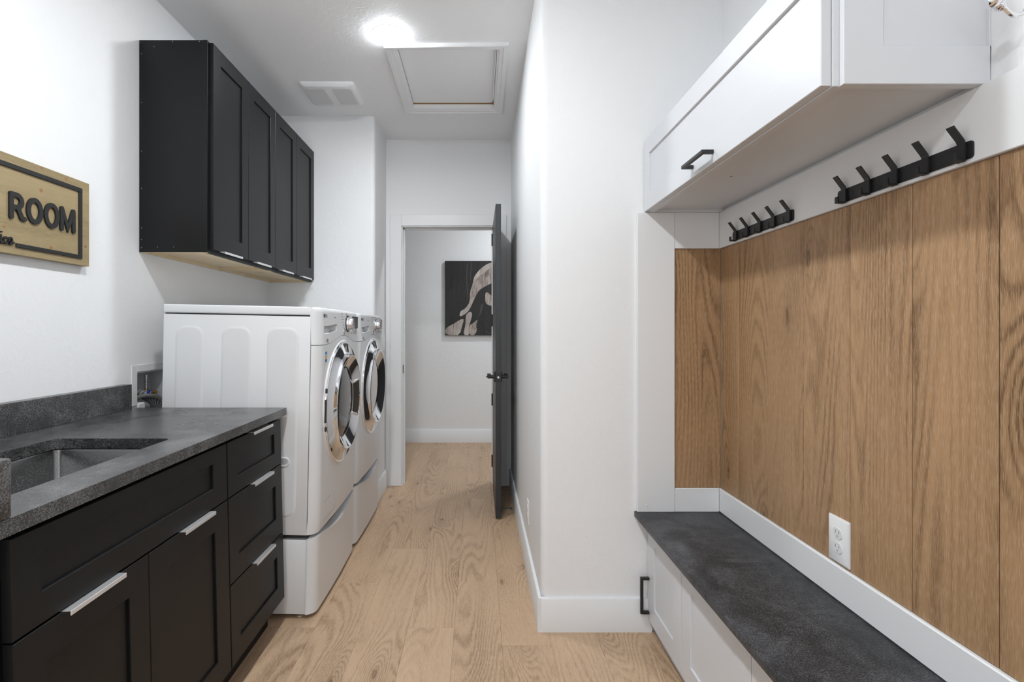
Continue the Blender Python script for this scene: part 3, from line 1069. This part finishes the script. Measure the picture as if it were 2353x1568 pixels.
def machine(y0, washer):
    lean = math.radians(1.16)
    if washer:
        r_ = root('washing_machine', 'white front-loading washer with smoked round glass, beside the worktop', 'washing machine', (-1.04, y0 + MW / 2, 0.339))
    else:
        r_ = root('tumble_dryer', 'white dryer with mirror-bright round door, against the partition wall', 'dryer', (-1.04, y0 + MW / 2, 0.339))
    y1 = y0 + MW
    cyd = y0 + MW / 2
    zc = 0.877
    # cabinet sides, dark seam, lid
    b = box(B(), -1.355, XS - 0.003, y0, y1, 0.354, 1.279, 0.004, 2)
    obj('body', b, 'enamel_side', r_)
    obj('seam', bx(-1.350, XS + 0.001, y0 + 0.006, y1 - 0.006, 0.36, 1.285), 'gap_dark', r_)
    obj('lid', box(B(), -1.357, XS - 0.001, y0 - 0.001, y1 + 0.001, 1.284, 1.32, 0.006, 3), 'enamel', r_)
    for xc, ww, zb in ((-1.242, 0.120, 0.43), (-1.045, 0.126, 0.43), (-0.848, 0.135, 0.43)):
        b = B()
        zt_, hh = 1.232, 1.232 - zb
        loops = []
        for g, yy in ((0.0, y0), (0.008, y0 - 0.0035), (0.012, y0 - 0.0035)):
            loops.append([V3((xc + x, yy, zb + hh / 2 + z)) for x, z in rrect(ww - 2 * g, hh - 2 * g, 0.045 - g, 8)])
        rings(b, loops)
        obj('side_rib', b, 'enamel_side', r_, smooth=50)
    b = B()
    loops = []
    for g, yy in ((0.0, y0), (0.003, y0 - 0.0035), (0.007, y0 - 0.0035), (0.011, y0 - 0.0005), (0.013, y0 - 0.0005)):
        loops.append([V3((-0.842 + x, yy - 0.0034, 0.664 + z)) for x, z in rrect(0.07 - 2 * g, 0.044 - 2 * g, 0.0219 - g, 8)])
    rings(b, loops)
    gp = obj('grip', b, 'enamel_side', r_, smooth=50)
    b = B()
    pts = rrect(0.045, 0.018, 0.0089, 8)
    prism(b, pts, lambda x, z: V3((-0.842 + x, y0 - 0.0041, 0.664 + z)), lambda x, z: V3((-0.842 + x, y0 - 0.005, 0.664 + z)))
    obj('grip_recess', b, 'plastic_grey', gp)
    # front panel
    b = front_shell(y0, cols(), lambda t_: (0.356, seam_z(t_) - 0.0025), 14, lambda t_, z: plan_x(t_) - 0.02 * max(0, (0.40 - z) / 0.045) ** 3 * 0.3, XS)
    obj('front_panel', b, 'enamel', r_, smooth=40)

    def xcp(t_, z):
        s = max(0, min(1, (z - 1.16) / 0.16))
        x = plan_x(t_) - 0.008 * s
        e = max(0, (z - 1.306) / 0.014)
        return x - 0.012 * min(1, e) ** 2
    c_ = cols((0.052, 0.235))
    rows = [0, 0.2, 0.28, 0.5, 0.7, 0.86, 0.92, 0.96, 1.0]
    hc = [i for i in range(len(c_) - 1) if 0.0519 < c_[i] < 0.2349]
    b = front_shell(y0, c_, lambda t_: (seam_z(t_), 1.32), rows, xcp, XS, (hc, [2]), 0.028)
    cpn = obj('control_panel', b, 'enamel', r_, smooth=40)

    def face(t_, z, out=0.0):
        return V3((xcp(t_, z) + out, y0 + t_, z))

    def plate(ta, tb, za, zb, m_, name, th=0.0012, parent=cpn, bev=0.0003):
        b = B()
        xm = max(xcp(ta, za), xcp(tb, za), xcp(ta, zb), xcp(tb, zb), xcp((ta + tb) / 2, (za + zb) / 2))
        box(b, xm - 0.004, xm + th, y0 + ta, y0 + tb, za, zb, bev)
        return obj(name, b, m_, parent)
    # maker's mark: round face badge and two letters
    b = B()
    xm = xcp(0.055, 1.285) + 0.0002
    lathe(b, V3((xm, y0 + 0.058, 1.285)), Y1, Z1, X1, [(0.0085, -0.001), (0.0085, 0.0008)], 20)
    fa = lambda u, v: V3((xm - 0.001, y0 + u, v))
    fb = lambda u, v: V3((xm + 0.0016, y0 + u, v))
    u0 = 0.073
    ribbon(b, [(u0, 1.2915), (u0, 1.2795), (u0 + 0.007, 1.2795)], 0.0025, fa, fb)
    g_ = [(u0 + 0.0190 + 0.0058 * math.cos(math.radians(a_)), 1.2855 + 0.0065 * math.sin(math.radians(a_))) for a_ in range(48, 341, 20)]
    ribbon(b, g_, 0.0022, fa, fb)
    ribbon(b, [(u0 + 0.0248, 1.2812), (u0 + 0.0248, 1.2853)], 0.0022, fa, fb)
    ribbon(b, [(u0 + 0.0205, 1.2853), (u0 + 0.0248, 1.2853)], 0.0020, fa, fb)
    obj('logo', b, 'ink', cpn)
    # knob with its dark ring
    kt, kz = 0.43, 1.255
    kc = face(kt, kz, -0.001)
    b = lathe(B(), kc, Y1, Z1, X1, [(0.043, 0), (0.043, 0.003), (0.040, 0.006), (0.034, 0.006)], 40)
    obj('knob_ring', b, 'smoke_glass' if washer else 'chrome_soft', cpn)
    b = lathe(B(), kc, Y1, Z1, X1, [(0.035, 0.005), (0.034, 0.012), (0.030, 0.014), (0.0285, 0.030), (0.026, 0.034), (0.02, 0.0345)], 40)
    obj('knob', b, 'chrome_soft', cpn)
    plate(0.535, 0.648, 1.232, 1.295, 'lcd' if washer else 'plastic_grey', 'display', 0.002)
    for k in range(3):
        plate(0.548 + k * 0.034, 0.548 + k * 0.034 + 0.02, 1.204, 1.222, 'plastic_grey', 'button', 0.002)
    for tt, zz, rr in ((0.362, 1.216, 0.016), (0.515, 1.216, 0.012)):
        b = lathe(B(), face(tt, zz, -0.001), Y1, Z1, X1, [(rr, 0), (rr, 0.002), (rr * 0.75, 0.005), (rr * 0.5, 0.0055)], 20)
        obj('button', b, 'chrome_soft', cpn)
    b = B()
    for k in range(7):
        z = 1.302 - k * 0.0135
        t_ = 0.315 + 0.006 * k
        L_ = 0.03 - 0.002 * k
        p = face(t_, z)
        box(b, p.x - 0.001, p.x + 0.0006, p.y, p.y + L_, z - 0.0015, z + 0.0015)
    for t_, z, L_ in ((0.2, 1.281, 0.025), (0.16, 1.2435, 0.055), (0.225, 1.246, 0.012), (0.40, 1.304, 0.03), (0.07, 1.177, 0.012), (0.09, 1.171, 0.016), (0.092, 1.181, 0.012)):
        p = face(t_ + L_ / 2, z)
        box(b, p.x - 0.001, p.x + 0.0006, y0 + t_, y0 + t_ + L_, z - 0.0022, z + 0.0022)
    tag(obj('printed_marks', b, 'ink_faint', cpn), kind='stuff')
    b = lathe(B(), face(0.093, 1.176, 0), Y1, Z1, X1, [(0.0085, -0.001), (0.0085, 0.0008), (0.006, 0.0008), (0.006, -0.001)], 16)
    obj('printed_symbol', b, 'ink', cpn)
    if washer:
        x_ = plan_x(0.07) + 0.0002
        st = obj('energy_sticker', bx(x_ - 0.001, x_ + 0.0008, y0 + 0.056, y0 + 0.085, 1.083, 1.13), 'sticker_pale', r_)
        for a, c, m_ in ((1.118, 1.129, 'sticker_blue'), (1.098, 1.111, 'sticker_orange'), (1.084, 1.096, 'sticker_blue')):
            obj('sticker_band', bx(x_ + 0.0008, x_ + 0.0012, y0 + 0.058, y0 + 0.084, a, c), m_, st)
        # filter flap outline near the foot of the front
        b = B()
        x_ = XF + 0.001
        for a in ((0.085, 0.240, 0.470, 0.4715), (0.240, 0.2415, 0.388, 0.4715), (0.075, 0.2415, 0.3865, 0.388)):
            xx = plan_x((a[0] + a[1]) / 2)
            box(b, xx - 0.002, xx + 0.0006, y0 + a[0], y0 + a[1], a[2], a[3])
        obj('filter_flap', b, 'plastic_grey', r_)
    # round door
    c0 = V3((0, cyd, zc))
    dr_ = obj('door', lathe(B(), c0 + X1 * (XF + 0.0), Y1, Z1, X1, [(0.300, -0.01), (0.300, 0.002), (0.297, 0.008), (0.291, 0.012)], 96, close0=True, close1=True), 'enamel', r_, smooth=50)
    prof = [(0.296, 0.004), (0.295, 0.012), (0.291, 0.0155), (0.286, 0.0155), (0.282, 0.0135), (0.240, 0.0285), (0.236, 0.0325), (0.230, 0.0425), (0.225, 0.0445), (0.221, 0.0425), (0.218, 0.039), (0.172, 0.014), (0.170, 0.0105), (0.296, 0.004)]
    b = B()
    loops = [[c0 + X1 * (XF + h) + Y1 * (r * math.cos(2 * PI * i / 96)) + Z1 * (r * math.sin(2 * PI * i / 96)) for i in range(96)] for r, h in prof[:-1]]
    rings(b, loops, False, False, wrap=True)
    obj('chrome_ring', b, 'chrome', dr_, smooth=28)
    gl = [(0.1695, 0.0125), (0.1695, 0.0145)] + ([(0.16, 0.0175), (0.12, 0.0225), (0.06, 0.0255), (0.0, 0.0265)])
    b = lathe(B(), c0 + X1 * XF, Y1, Z1, X1, gl, 72)
    obj('door_glass', b, 'smoke_glass' if washer else 'mirror_glass', dr_, smooth=60)
    if washer:
        def cone(r, h, an):
            an = math.radians(an)
            return c0 + X1 * (XF + h) + Y1 * (r * math.cos(an)) + Z1 * (r * math.sin(an))
        b = B()
        angs = [-25 + 2.5 * k for k in range(20)]
        loops = [[cone(0.176, 0.0175, an), cone(0.214, 0.0383, an), cone(0.214, 0.034, an), cone(0.176, 0.013, an)] for an in angs]
        rings(b, loops)
        obj('handle_recess', b, 'gap_brown', dr_)
        b = B()
        path = [cone(0.215, 0.039, an) for an in angs] + [cone(0.205, 0.036, 25.5), cone(0.186, 0.025, 26), cone(0.176, 0.019, 24)]
        path = [cone(0.176, 0.019, -26.5), cone(0.186, 0.025, -28.5), cone(0.205, 0.036, -28)] + path
        tube(b, path, 0.0042, 10)
        obj('handle_rim', b, 'chrome', dr_)
        for zz in (0.083, -0.083):
            b = obox(B(), c0 + X1 * (XF + 0.010), Y1, Z1, X1, -0.2965, -0.285, zz - 0.010, zz + 0.010, 0.0, 0.0070, 0.001)
            obj('hinge', b, 'rubber', dr_)
        b = obox(B(), c0 + X1 * (XF + 0.008), Y1, Z1, X1, -0.2962, -0.2925, -0.055, 0.045, 0.0, 0.0085, 0.0005)
        obj('hinge_slot', b, 'rubber', dr_)
    for fx in (-1.30, -0.80):
        for fy in (y0 + 0.06, y1 - 0.06):
            b = lathe(B(), V3((fx, fy, 0.3395)), X1, Y1, Z1, [(0.02, 0), (0.02, 0.006), (0.012, 0.008), (0.012, 0.0165)], 16)
            obj('foot', b, 'plastic_grey', r_)
    # pedestal with its drawer
    p_ = root('laundry_pedestal', 'white drawer pedestal under the ' + ('washer beside the drawers' if washer else 'dryer next to the partition wall'), 'pedestal', (-1.04, cyd, 0), group='drawer pedestals under the machines')
    b = B()
    box(b, -1.352, XS - 0.004, y0 + 0.001, y1 - 0.001, 0.020, 0.334, 0.004, 2)
    obj('case', b, 'enamel_side', p_)
    obj('tray', bx(-1.345, XS - 0.006, y0 + 0.006, y1 - 0.006, 0.334, 0.339, 0.001), 'tray_grey', p_)
    obj('seam', bx(XS - 0.006, XS + 0.004, y0 + 0.005, y1 - 0.005, 0.024, 0.325), 'gap_dark', p_)

    def lip(t_):
        s = max(0, min(1, (t_ - 0.05) / (MW - 0.1)))
        return 0.340 - 0.034 * math.sin(PI * s) ** 1.2

    def xdr(t_, z):
        top_ = lip(t_)
        e = max(0, (z - (top_ - 0.03)) / 0.03)
        return plan_x(t_) - 0.004 + 0.006 * min(1, e) ** 2 * math.sin(PI * t_ / MW)
    b = front_shell(y0, cols(), lambda t_: (0.020, lip(t_)), [0, 0.01, 0.03, 0.2, 0.4, 0.6, 0.8, 0.9, 0.94, 0.98, 1.0], xdr, XS + 0.002)
    obj('drawer', b, 'enamel', p_, smooth=40)
    for fx in (-1.30, -0.765):
        for fy in (y0 + 0.035, y1 - 0.035):
            b = lathe(B(), V3((fx, fy, 0)), X1, Y1, Z1, [(0.020, 0), (0.020, 0.007), (0.010, 0.009), (0.010, 0.0205)], 16)
            obj('foot', b, 'chrome_soft', p_)
    # both stand on the same slightly sloping patch of floor and lean together
    for q, dz in ((p_, 0.0), (r_, 0.339)):
        q.rotation_euler = (0, lean, 0)
        q.location.x = -1.04 + math.sin(lean) * dz
        q.location.z = dz * math.cos(lean) + 0.0065


machine(2.156, True)
machine(2.862, False)

# ------------------------------------------------------------------ bench nook
BT = 0.4865
bench_x = 0.632
obj_b = obj('bench_slab', bx(bench_x, RX - 0.001, 0.25, W1 - 0.0005, BT - 0.022, BT, 0.002, 2), 'granite_bench')
tag(obj_b, 'dark speckled granite seat slab along the oak panelled nook', 'bench top', kind='thing')


def bench_cab(y0, y1, doors, lb):
    cab = root('bench_cabinet', lb, 'cabinet', (0.84, (y0 + y1) / 2, 0), group='white cabinets under the bench')
    b = B()
    box(b, 0.703, RX - 0.001, y0, y1, 0.05, BT - 0.0225, 0.0005)
    obj('carcass', b, 'cab_white', cab)
    obj('plinth', bx(0.712, RX - 0.002, y0, y1, 0.0, 0.05), 'cab_white', cab)
    for a, c, hy in doors:
        fr, pn = shaker(V3((0.702, c - 0.0015, 0.056)), -Y1, Z1, -X1, c - a - 0.003, 0.392, 0.074, 0.075, 0.074, t=0.019, d=0.006)
        d_ = obj('door', fr, 'cab_white', cab)
        obj('panel', pn, 'cab_white', d_)
        if hy:
            b = bar_pull(B(), V3((0.702, hy, 0)), Z1, Y1, -X1, 0.084, 0.231, -0.006, 0.006, 0.019, 0.035)
            obj('handle', b, 'black_metal', d_)


bench_cab(1.7255, 2.0795, [(1.725, 2.068, 2.050)], 'narrow white bench cabinet at the wall with a black bar handle')
bench_cab(0.843, 1.7245, [(1.284, 1.7245, None), (0.843, 1.283, 0.86)], 'wide white bench cabinet with two shaker doors, middle of the bench')
bench_cab(0.25, 0.842, [(0.25, 0.841, 0.28)], 'white bench cabinet at the near end of the bench')

# white boards around the oak lining
tr = struct('trim_3', bx(0.640, 0.792, W1 - 0.016, W1, BT, 1.697, 0.002), 'trim_paint')
lathe_b = lathe(B(), V3((0.678, W1 - 0.016, 0.514)), X1, Z1, -Y1, [(0.0045, -0.001), (0.0045, 0.001), (0.003, 0.0016)], 14)
obj('screw_cover', lathe_b, 'trim_paint', tr)
struct('trim_4', bx(0.7925, 0.9715, W1 - 0.014, W1, 1.552, 1.697, 0.001), 'trim_paint')
struct('trim_5', bx(0.7925, 0.9715, W1 - 0.014, W1, BT + 0.0003, BT + 0.095, 0.0015), 'trim_paint')
struct('trim_6', bx(0.972, RX, 0.25, W1, 1.552, 1.696, 0.0012), 'trim_paint')
struct('trim_7', bx(0.973, RX, 0.25, W1, BT + 0.0003, BT + 0.094, 0.003), 'trim_paint')

# oak lining: one plank across the end wall, then planks along the right wall
lin = root('trim_8', 'oak plank lining of the bench nook', None, (RX, 1.3, 1.05), kind='structure')
b = bx(0.793, 0.9806, W1 - 0.0075, W1 - 0.0002, BT + 0.096, 1.551, 0.0006)
obj('plank', b, 'oak_wall', lin)
edges_ = [2.0727, 1.932, 1.738, 1.545, 1.352, 1.158, 0.965, 0.772, 0.579, 0.386, 0.25]
for a, c in zip(edges_[1:], edges_):
    b = bx(RX - 0.007, RX - 0.0002, a + 0.0008, c - 0.0008, BT + 0.095, 1.5515, 0.0018)
    obj('plank', b, 'oak_wall', lin)

# outlet cover on the oak
def outlet(o_, U, V, W, lb, big=True):
    w_, h_ = (0.080, 0.124) if big else (0.070, 0.115)
    r_ = root('wall_outlet', lb, 'outlet', o_)
    b = B()
    loops = []
    for g, ww in ((0, 0), (0, 0.003), (0.004, 0.006)):
        loops.append([o_ + U * x + V * z + W * ww for x, z in rrect(w_ - 2 * g, h_ - 2 * g, 0.003)])
    rings(b, loops)
    obj('cover_plate', b, 'plastic_white', r_)
    for s in (-1, 1):
        b = B()
        pts = [(x, s * 0.0195 + z) for x, z in rrect(0.033, 0.0285, 0.0115, 6)]
        prism(b, pts, lambda x, z: o_ + U * x + V * z + W * 0.0055, lambda x, z: o_ + U * x + V * z + W * 0.0078)
        rc = obj('receptacle', b, 'plastic_white', r_)
        b = B()
        zc = s * 0.0195
        obox(b, o_, U, V, W, -0.0075, -0.0055, zc - 0.001, zc + 0.008, 0.0078, 0.0082)
        obox(b, o_, U, V, W, 0.0055, 0.0075, zc - 0.0005, zc + 0.0075, 0.0078, 0.0082)
        lathe(b, o_ + V * (zc - 0.0075), U, V, W, [(0.0024, 0.0078), (0.0024, 0.0082)], 10)
        obj('socket_slots', b, 'ink_faint', rc)
    b = lathe(B(), o_, U, V, W, [(0.003, 0.005), (0.003, 0.0068), (0.002, 0.0072)], 12)
    obj('screw', b, 'plastic_white', r_)


outlet(V3((RX - 0.0072, 1.388, 0.650)), -Y1, Z1, -X1, 'white duplex outlet on the oak planks above the bench')
outlet(V3((COR - 0.0002, 2.60, 0.300)), -Y1, Z1, -X1, 'small white outlet low on the corridor wall', False)
sw = root('light_switch', 'white light switch plate on the partition side by the doorway', 'switch', (PXE, 3.90, 1.12))
obj('cover_plate', bx(PXE, PXE + 0.006, 3.865, 3.935, 1.062, 1.178, 0.002), 'plastic_white', sw)
obj('rocker', bx(PXE + 0.005, PXE + 0.010, 3.884, 3.916, 1.088, 1.152, 0.0015), 'plastic_white', sw)

# ------------------------------------------------------------------ white upper cabinet
wc = root('overhead_cabinet', 'white wall cabinet with a lift-up shaker door over the bench', 'cabinet', (0.84, 1.53, 1.697))
cb0, cb1 = 1.697, 1.99
b = B()
box(b, 0.700, RX - 0.001, 1.006, W1 - 0.001, cb0 + 0.012, cb1, 0.0008)       # body with recessed underside
box(b, 0.691, 0.712, 0.998, W1 - 0.001, cb0, cb1, 0.001)                     # face frame
box(b, 0.712, RX - 0.001, W1 - 0.02, W1 - 0.001, cb0, cb0 + 0.012)
obj('carcass', b, 'cab_white', wc)
fr, pn = shaker(V3((0.7035, 1.0055, cb0 - 0.001)), X1, Z1, -Y1, RX - 0.0003 - 0.7035, cb1 - cb0 + 0.001, 0.078, 0.07, 0.075, t=0.0195, d=0.0075, st2=0.0015)
sp = obj('side_panel', fr, 'cab_white', wc)
obj('panel', pn, 'cab_white', sp)
fr, pn = shaker(V3((0.690, 2.074, cb0 + 0.003)), -Y1, Z1, -X1, 1.072, 0.289, 0.060, 0.068, 0.072, t=0.0195, d=0.007)
d_ = obj('door', fr, 'cab_white', wc)
obj('panel', pn, 'cab_white', d_)
b = bar_pull(B(), V3((0.690, 0, 0)), Y1, Z1, -X1, 1.458, 1.606, 1.726, 1.737, 0.0195, 0.035)
obj('handle', b, 'black_metal', d_)
obj('screw_hole', lathe(B(), V3((0.80, 1.62, cb0 + 0.012)), X1, Y1, -Z1, [(0.003, -0.001), (0.003, 0.0006)], 10), 'ink', wc)


# ------------------------------------------------------------------ hook rails
def hook_rail(y_near, lb):
    r_ = root('hook_rail', lb, 'hook rail', (0.972, y_near + 0.19, 1.577), group='black hook rails above the oak planks')
    b = B()
    pts = [(0.19 + x, 1.5775 + z) for x, z in rrect(0.378, 0.035, 0.007)]
    prism(b, pts, lambda x, z: V3((0.972, y_near + x, z)), lambda x, z: V3((0.969, y_near + x, z)))
    rail = obj('rail', b, 'black_metal', r_)
    for s in (0.055, 0.325):
        b = lathe(B(), V3((0.969, y_near + s, 1.5775)), Y1, Z1, -X1, [(0.0045, 0), (0.0045, 0.001), (0.003, 0.002), (0.001, 0.001)], 12)
        obj('screw', b, 'black_metal', rail)
    for k in range(5):
        yn = y_near + 0.0125 + 0.0823 * k
        pa = [(0.9645, 1.556), (0.9645, 1.593), (0.9622, 1.599), (0.9415, 1.6265)]
        b = B()
        th = 0.0032
        P = [V3((x, 0, z)) for x, z in pa]
        nrm = []
        for i in range(len(P)):
            d1 = (P[min(i + 1, len(P) - 1)] - P[max(i - 1, 0)]).normalized()
            nrm.append(V3((d1.z, 0, -d1.x)))
        sec = [p + n_ * th / 2 for p, n_ in zip(P, nrm)] + [p - n_ * th / 2 for p, n_ in zip(P[::-1], nrm[::-1])]
        q = [(p.x, p.z) for p in sec]
        prism(b, q, lambda x, z: V3((x, yn, z)), lambda x, z: V3((x, yn + 0.016, z)))
        box(b, 0.9635, 0.969, yn + 0.001, yn + 0.015, 1.566, 1.588, 0.0005)
        # small lower hook
        q = [(0.966, 1.5565), (0.966, 1.560), (0.9485, 1.560), (0.9475, 1.573), (0.9445, 1.573), (0.9445, 1.5565)]
        prism(b, q, lambda x, z: V3((x, yn + 0.002, z)), lambda x, z: V3((x, yn + 0.014, z)))
        obj('hook', b, 'black_metal', r_, smooth=12)


hook_rail(1.0015, 'black five-hook rail nearer the chrome fixture, larger in view')
hook_rail(1.5735, 'black five-hook rail nearer the corner of the nook')

# ------------------------------------------------------------------ chrome fixture at the top corner
fx = root('wall_sconce', 'polished chrome curved wall fixture beside the white overhead cabinet', 'wall fixture', (RX, 0.88, 1.86))
b = lathe(B(), V3((RX, 0.90, 1.92)), Y1, Z1, -X1, [(0.05, 0), (0.05, 0.006), (0.044, 0.010), (0.02, 0.013), (0.010, 0.022)], 32)
obj('wall_plate', b, 'chrome', fx)
ballc = V3((0.907, 0.90, 1.801))
ax = V3((0.80, 0.0, -0.60)).normalized()
u_ = Y1
v_ = ax.cross(u_)
b = lathe(B(), ballc, u_, v_, ax, [(0.0, -0.0132), (0.006, -0.0118), (0.0112, -0.007), (0.0132, 0.0), (0.0115, 0.0065), (0.0085, 0.0095), (0.0108, 0.0108), (0.0108, 0.0124), (0.0078, 0.0136), (0.0095, 0.0150), (0.0095, 0.0166), (0.0066, 0.0178), (0.0078, 0.019), (0.0074, 0.0205), (0.0045, 0.022)], 32)
obj('ball_joint', b, 'chrome', fx, smooth=40)
pts = curve_pts([ballc + ax * 0.019, ballc + ax * 0.026, (0.9345, 0.90, 1.7790), (0.944, 0.90, 1.7752), (0.9548, 0.90, 1.777), (0.9635, 0.90, 1.7855), (0.9675, 0.90, 1.7995), (0.9685, 0.90, 1.86), (0.9685, 0.90, 1.92)], 8)
b = tube(B(), pts, 0.0040, 16)
obj('arm', b, 'chrome', fx, smooth=60)

# ------------------------------------------------------------------ wooden sign
sg = root('wall_sign', 'knotty pine sign with raised black letters reading ROOM', 'sign', (LX, 1.6, 1.6))
SXF = -1.437
obj('board', bx(LX + 0.0005, SXF, 1.20, 1.887, 1.456, 1.761, 0.001), 'pine_sign', sg)
for ky, kz, kr in ((1.680, 1.681, 0.0075), (1.681, 1.716 + 0.038, 0.0055), (1.781, 1.7555 - 0.0075, 0.0075), (1.7175, 1.6255, 0.0065), (1.549, 1.5365, 0.0065), (1.7175, 1.4985, 0.0070), (1.581, 1.7195, 0.0045), (1.868, 1.527, 0.0055)):
    b = lathe(B(), V3((SXF - 0.0004, ky, kz)), Y1, Z1, X1, [(kr, 0), (kr * 0.97, 0.0007)], 18, sy=0.85)
    obj('knot', b, 'pine_knot', sg)
f0 = lambda u, v: V3((SXF - 0.0005, u, v))
f1 = lambda u, v: V3((SXF + 0.006, u, v))
b = B()
box(b, SXF - 0.0005, SXF + 0.005, 1.24, 1.849, 1.7185, 1.733, 0.0008)
box(b, SXF - 0.0005, SXF + 0.005, 1.8345, 1.849, 1.479, 1.7185, 0.0008)
box(b, SXF - 0.0005, SXF + 0.005, 1.5855, 1.8345, 1.479, 1.4915, 0.0008)
obj('border', b, 'sign_black', sg)
zb, zt2 = 1.563, 1.648
SW_ = 0.0145
hw = SW_ / 2


def letter(strokes):
    b = B()
    for i_, (pts, closed) in enumerate(strokes):
        ribbon(b, pts, SW_, lambda u, v: f0(u, v) - X1 * 0.0001 * i_, lambda u, v: f1(u, v) + X1 * 0.00025 * i_, closed)
    obj('letter', b, 'sign_black', sg, smooth=50)


def arc(cx, cy, rx, ry, a0, a1, n=14):
    return [(cx + rx * math.cos(math.radians(a0 + (a1 - a0) * i / n)), cy + ry * math.sin(math.radians(a0 + (a1 - a0) * i / n))) for i in range(n + 1)]


ul = 1.5605 + hw
letter([([(ul, zb + hw), (ul, zt2 - hw)], False),
        ([(ul, zt2 - hw), (ul + 0.018, zt2 - hw)] + arc(ul + 0.018, zt2 - 0.0265, 0.0175, 0.0192, 80, -85, 10) + [(ul + 0.004, zt2 - 0.0458)], False),
        ([(ul + 0.022, zt2 - 0.046), (ul + 0.030, zb + 0.022), (ul + 0.036, zb + 0.0095), (ul + 0.045, zb + 0.0075)], False)])
for ca in ((1.6205 + 1.6815) / 2, (1.6865 + 1.747) / 2):
    letter([(arc(ca, (zb + zt2) / 2, 0.0305 - hw, 0.0425 - hw, 0, 360 - 12, 29), True)])
um = 1.7500
letter([([(um + hw, zb + hw), (um + hw + 0.001, zt2 - hw)], False), ([(um + hw + 0.001, zt2 - hw), (um + 0.033, zb + 0.014), (um + 0.066 - hw - 0.001, zt2 - hw)], False), ([(um + 0.066 - hw - 0.001, zt2 - hw), (um + 0.066 - hw, zb + hw)], False)])
SW_ = 0.0046
letter([([(1.5335, 1.507), (1.5325, 1.489), (1.536, 1.4845), (1.541, 1.490)], False), ([(1.5345, 1.5165), (1.5350, 1.5172)], False)])
letter([(arc(1.5495, 1.494, 0.0065, 0.0095, 50, 300, 12) + [(1.5585, 1.489)], False)])
letter([([(1.5565, 1.490)] + arc(1.5655, 1.4965, 0.0050, 0.0085, -60, 180, 10) + arc(1.5660, 1.494, 0.0060, 0.0095, 190, 310, 8) + [(1.5765, 1.4905)], False)])

# ------------------------------------------------------------------ canvas print in the hall
cv = root('canvas_print', 'dark canvas print of flowing rock on the hall wall', 'picture', (0, HY, 1.57))
CX0, CX1, CZ0, CZ1 = -0.3655, 0.36, 1.168, 1.975
CYF = HY - 0.038
obj('canvas', bx(CX0, CX1, CYF, HY - 0.001, CZ0, CZ1, 0.0015), 'print_dark', cv)


def cpt(px, py):
    return ((1000 + px / 7.465 - 1100) / 212.1, 1.22 + (760 - (580 + py / 7.465)) / 212.1)


def print_shape(pts, m_, off):
    for _ in range(2):
        n_ = len(pts)
        pts = [((pts[i][0] * w_ + pts[(i + 1) % n_][0] * (1 - w_)), (pts[i][1] * w_ + pts[(i + 1) % n_][1] * (1 - w_))) for i in range(n_) for w_ in (0.75, 0.25)]
    q = [cpt(*p) for p in pts]
    b = B()
    prism(b, q, lambda x, z: V3((x, CYF, z)), lambda x, z: V3((x, CYF - off, z)))
    o = obj('print_area', b, m_, cv, smooth=0)
    return o


print_shape([(980, 160), (1150, 120 + 60), (1250, 330), (1200, 480), (980, 520), (850, 590), (750, 650), (690, 760), (640, 870), (590, 985), (520, 1060), (412, 1115), (430, 1010), (490, 985), (580, 890), (590, 870), (595, 760), (605, 640), (650, 530), (665, 410), (810, 245)], 'print_rock', 0.0006)
print_shape([(980, 160), (1000, 250), (900, 290), (820, 370), (740, 420), (660, 500), (665, 410), (810, 245)], 'print_cream', 0.0009)
print_shape([(690, 760), (640, 870), (590, 985), (520, 1060), (412, 1115), (430, 1010), (490, 985), (580, 890), (590, 810), (650, 790)], 'print_cream', 0.0009)
print_shape([(175, 1300), (330, 1220), (400, 1170), (470, 1140), (500, 1160), (450, 1280), (430, 1422), (175, 1422)], 'print_rock', 0.0006)
print_shape([(330, 1220), (400, 1175), (470, 1140), (490, 1160), (420, 1422), (320, 1422)], 'print_cream', 0.0009)
print_shape([(520, 1090), (560, 1040), (600, 1015), (635, 1040), (630, 1110), (585, 1240), (570, 1350), (590, 1422), (475, 1422), (520, 1250)], 'print_cream', 0.0009)
print_shape([(590, 1250), (640, 1225), (740, 1140), (700, 1240), (720, 1330), (680, 1422), (600, 1422), (572, 1350)], 'print_rock', 0.0006)
print_shape([(870, 680), (920, 700), (980, 760), (1080, 840), (1060, 930), (980, 920), (910, 910), (860, 860), (855, 740)], 'print_rock', 0.0006)
for pts in ([(540, 190), (560, 190), (548, 420), (562, 700), (560, 860), (545, 700), (530, 420)], [(620, 170), (640, 175), (610, 380), (622, 470), (606, 500), (600, 380)], [(870, 1340), (960, 1400), (945, 1412), (860, 1352)], [(780, 900), (830, 880), (800, 1020), (740, 1140), (770, 1000)]):
    print_shape(pts, 'ink', 0.0005)
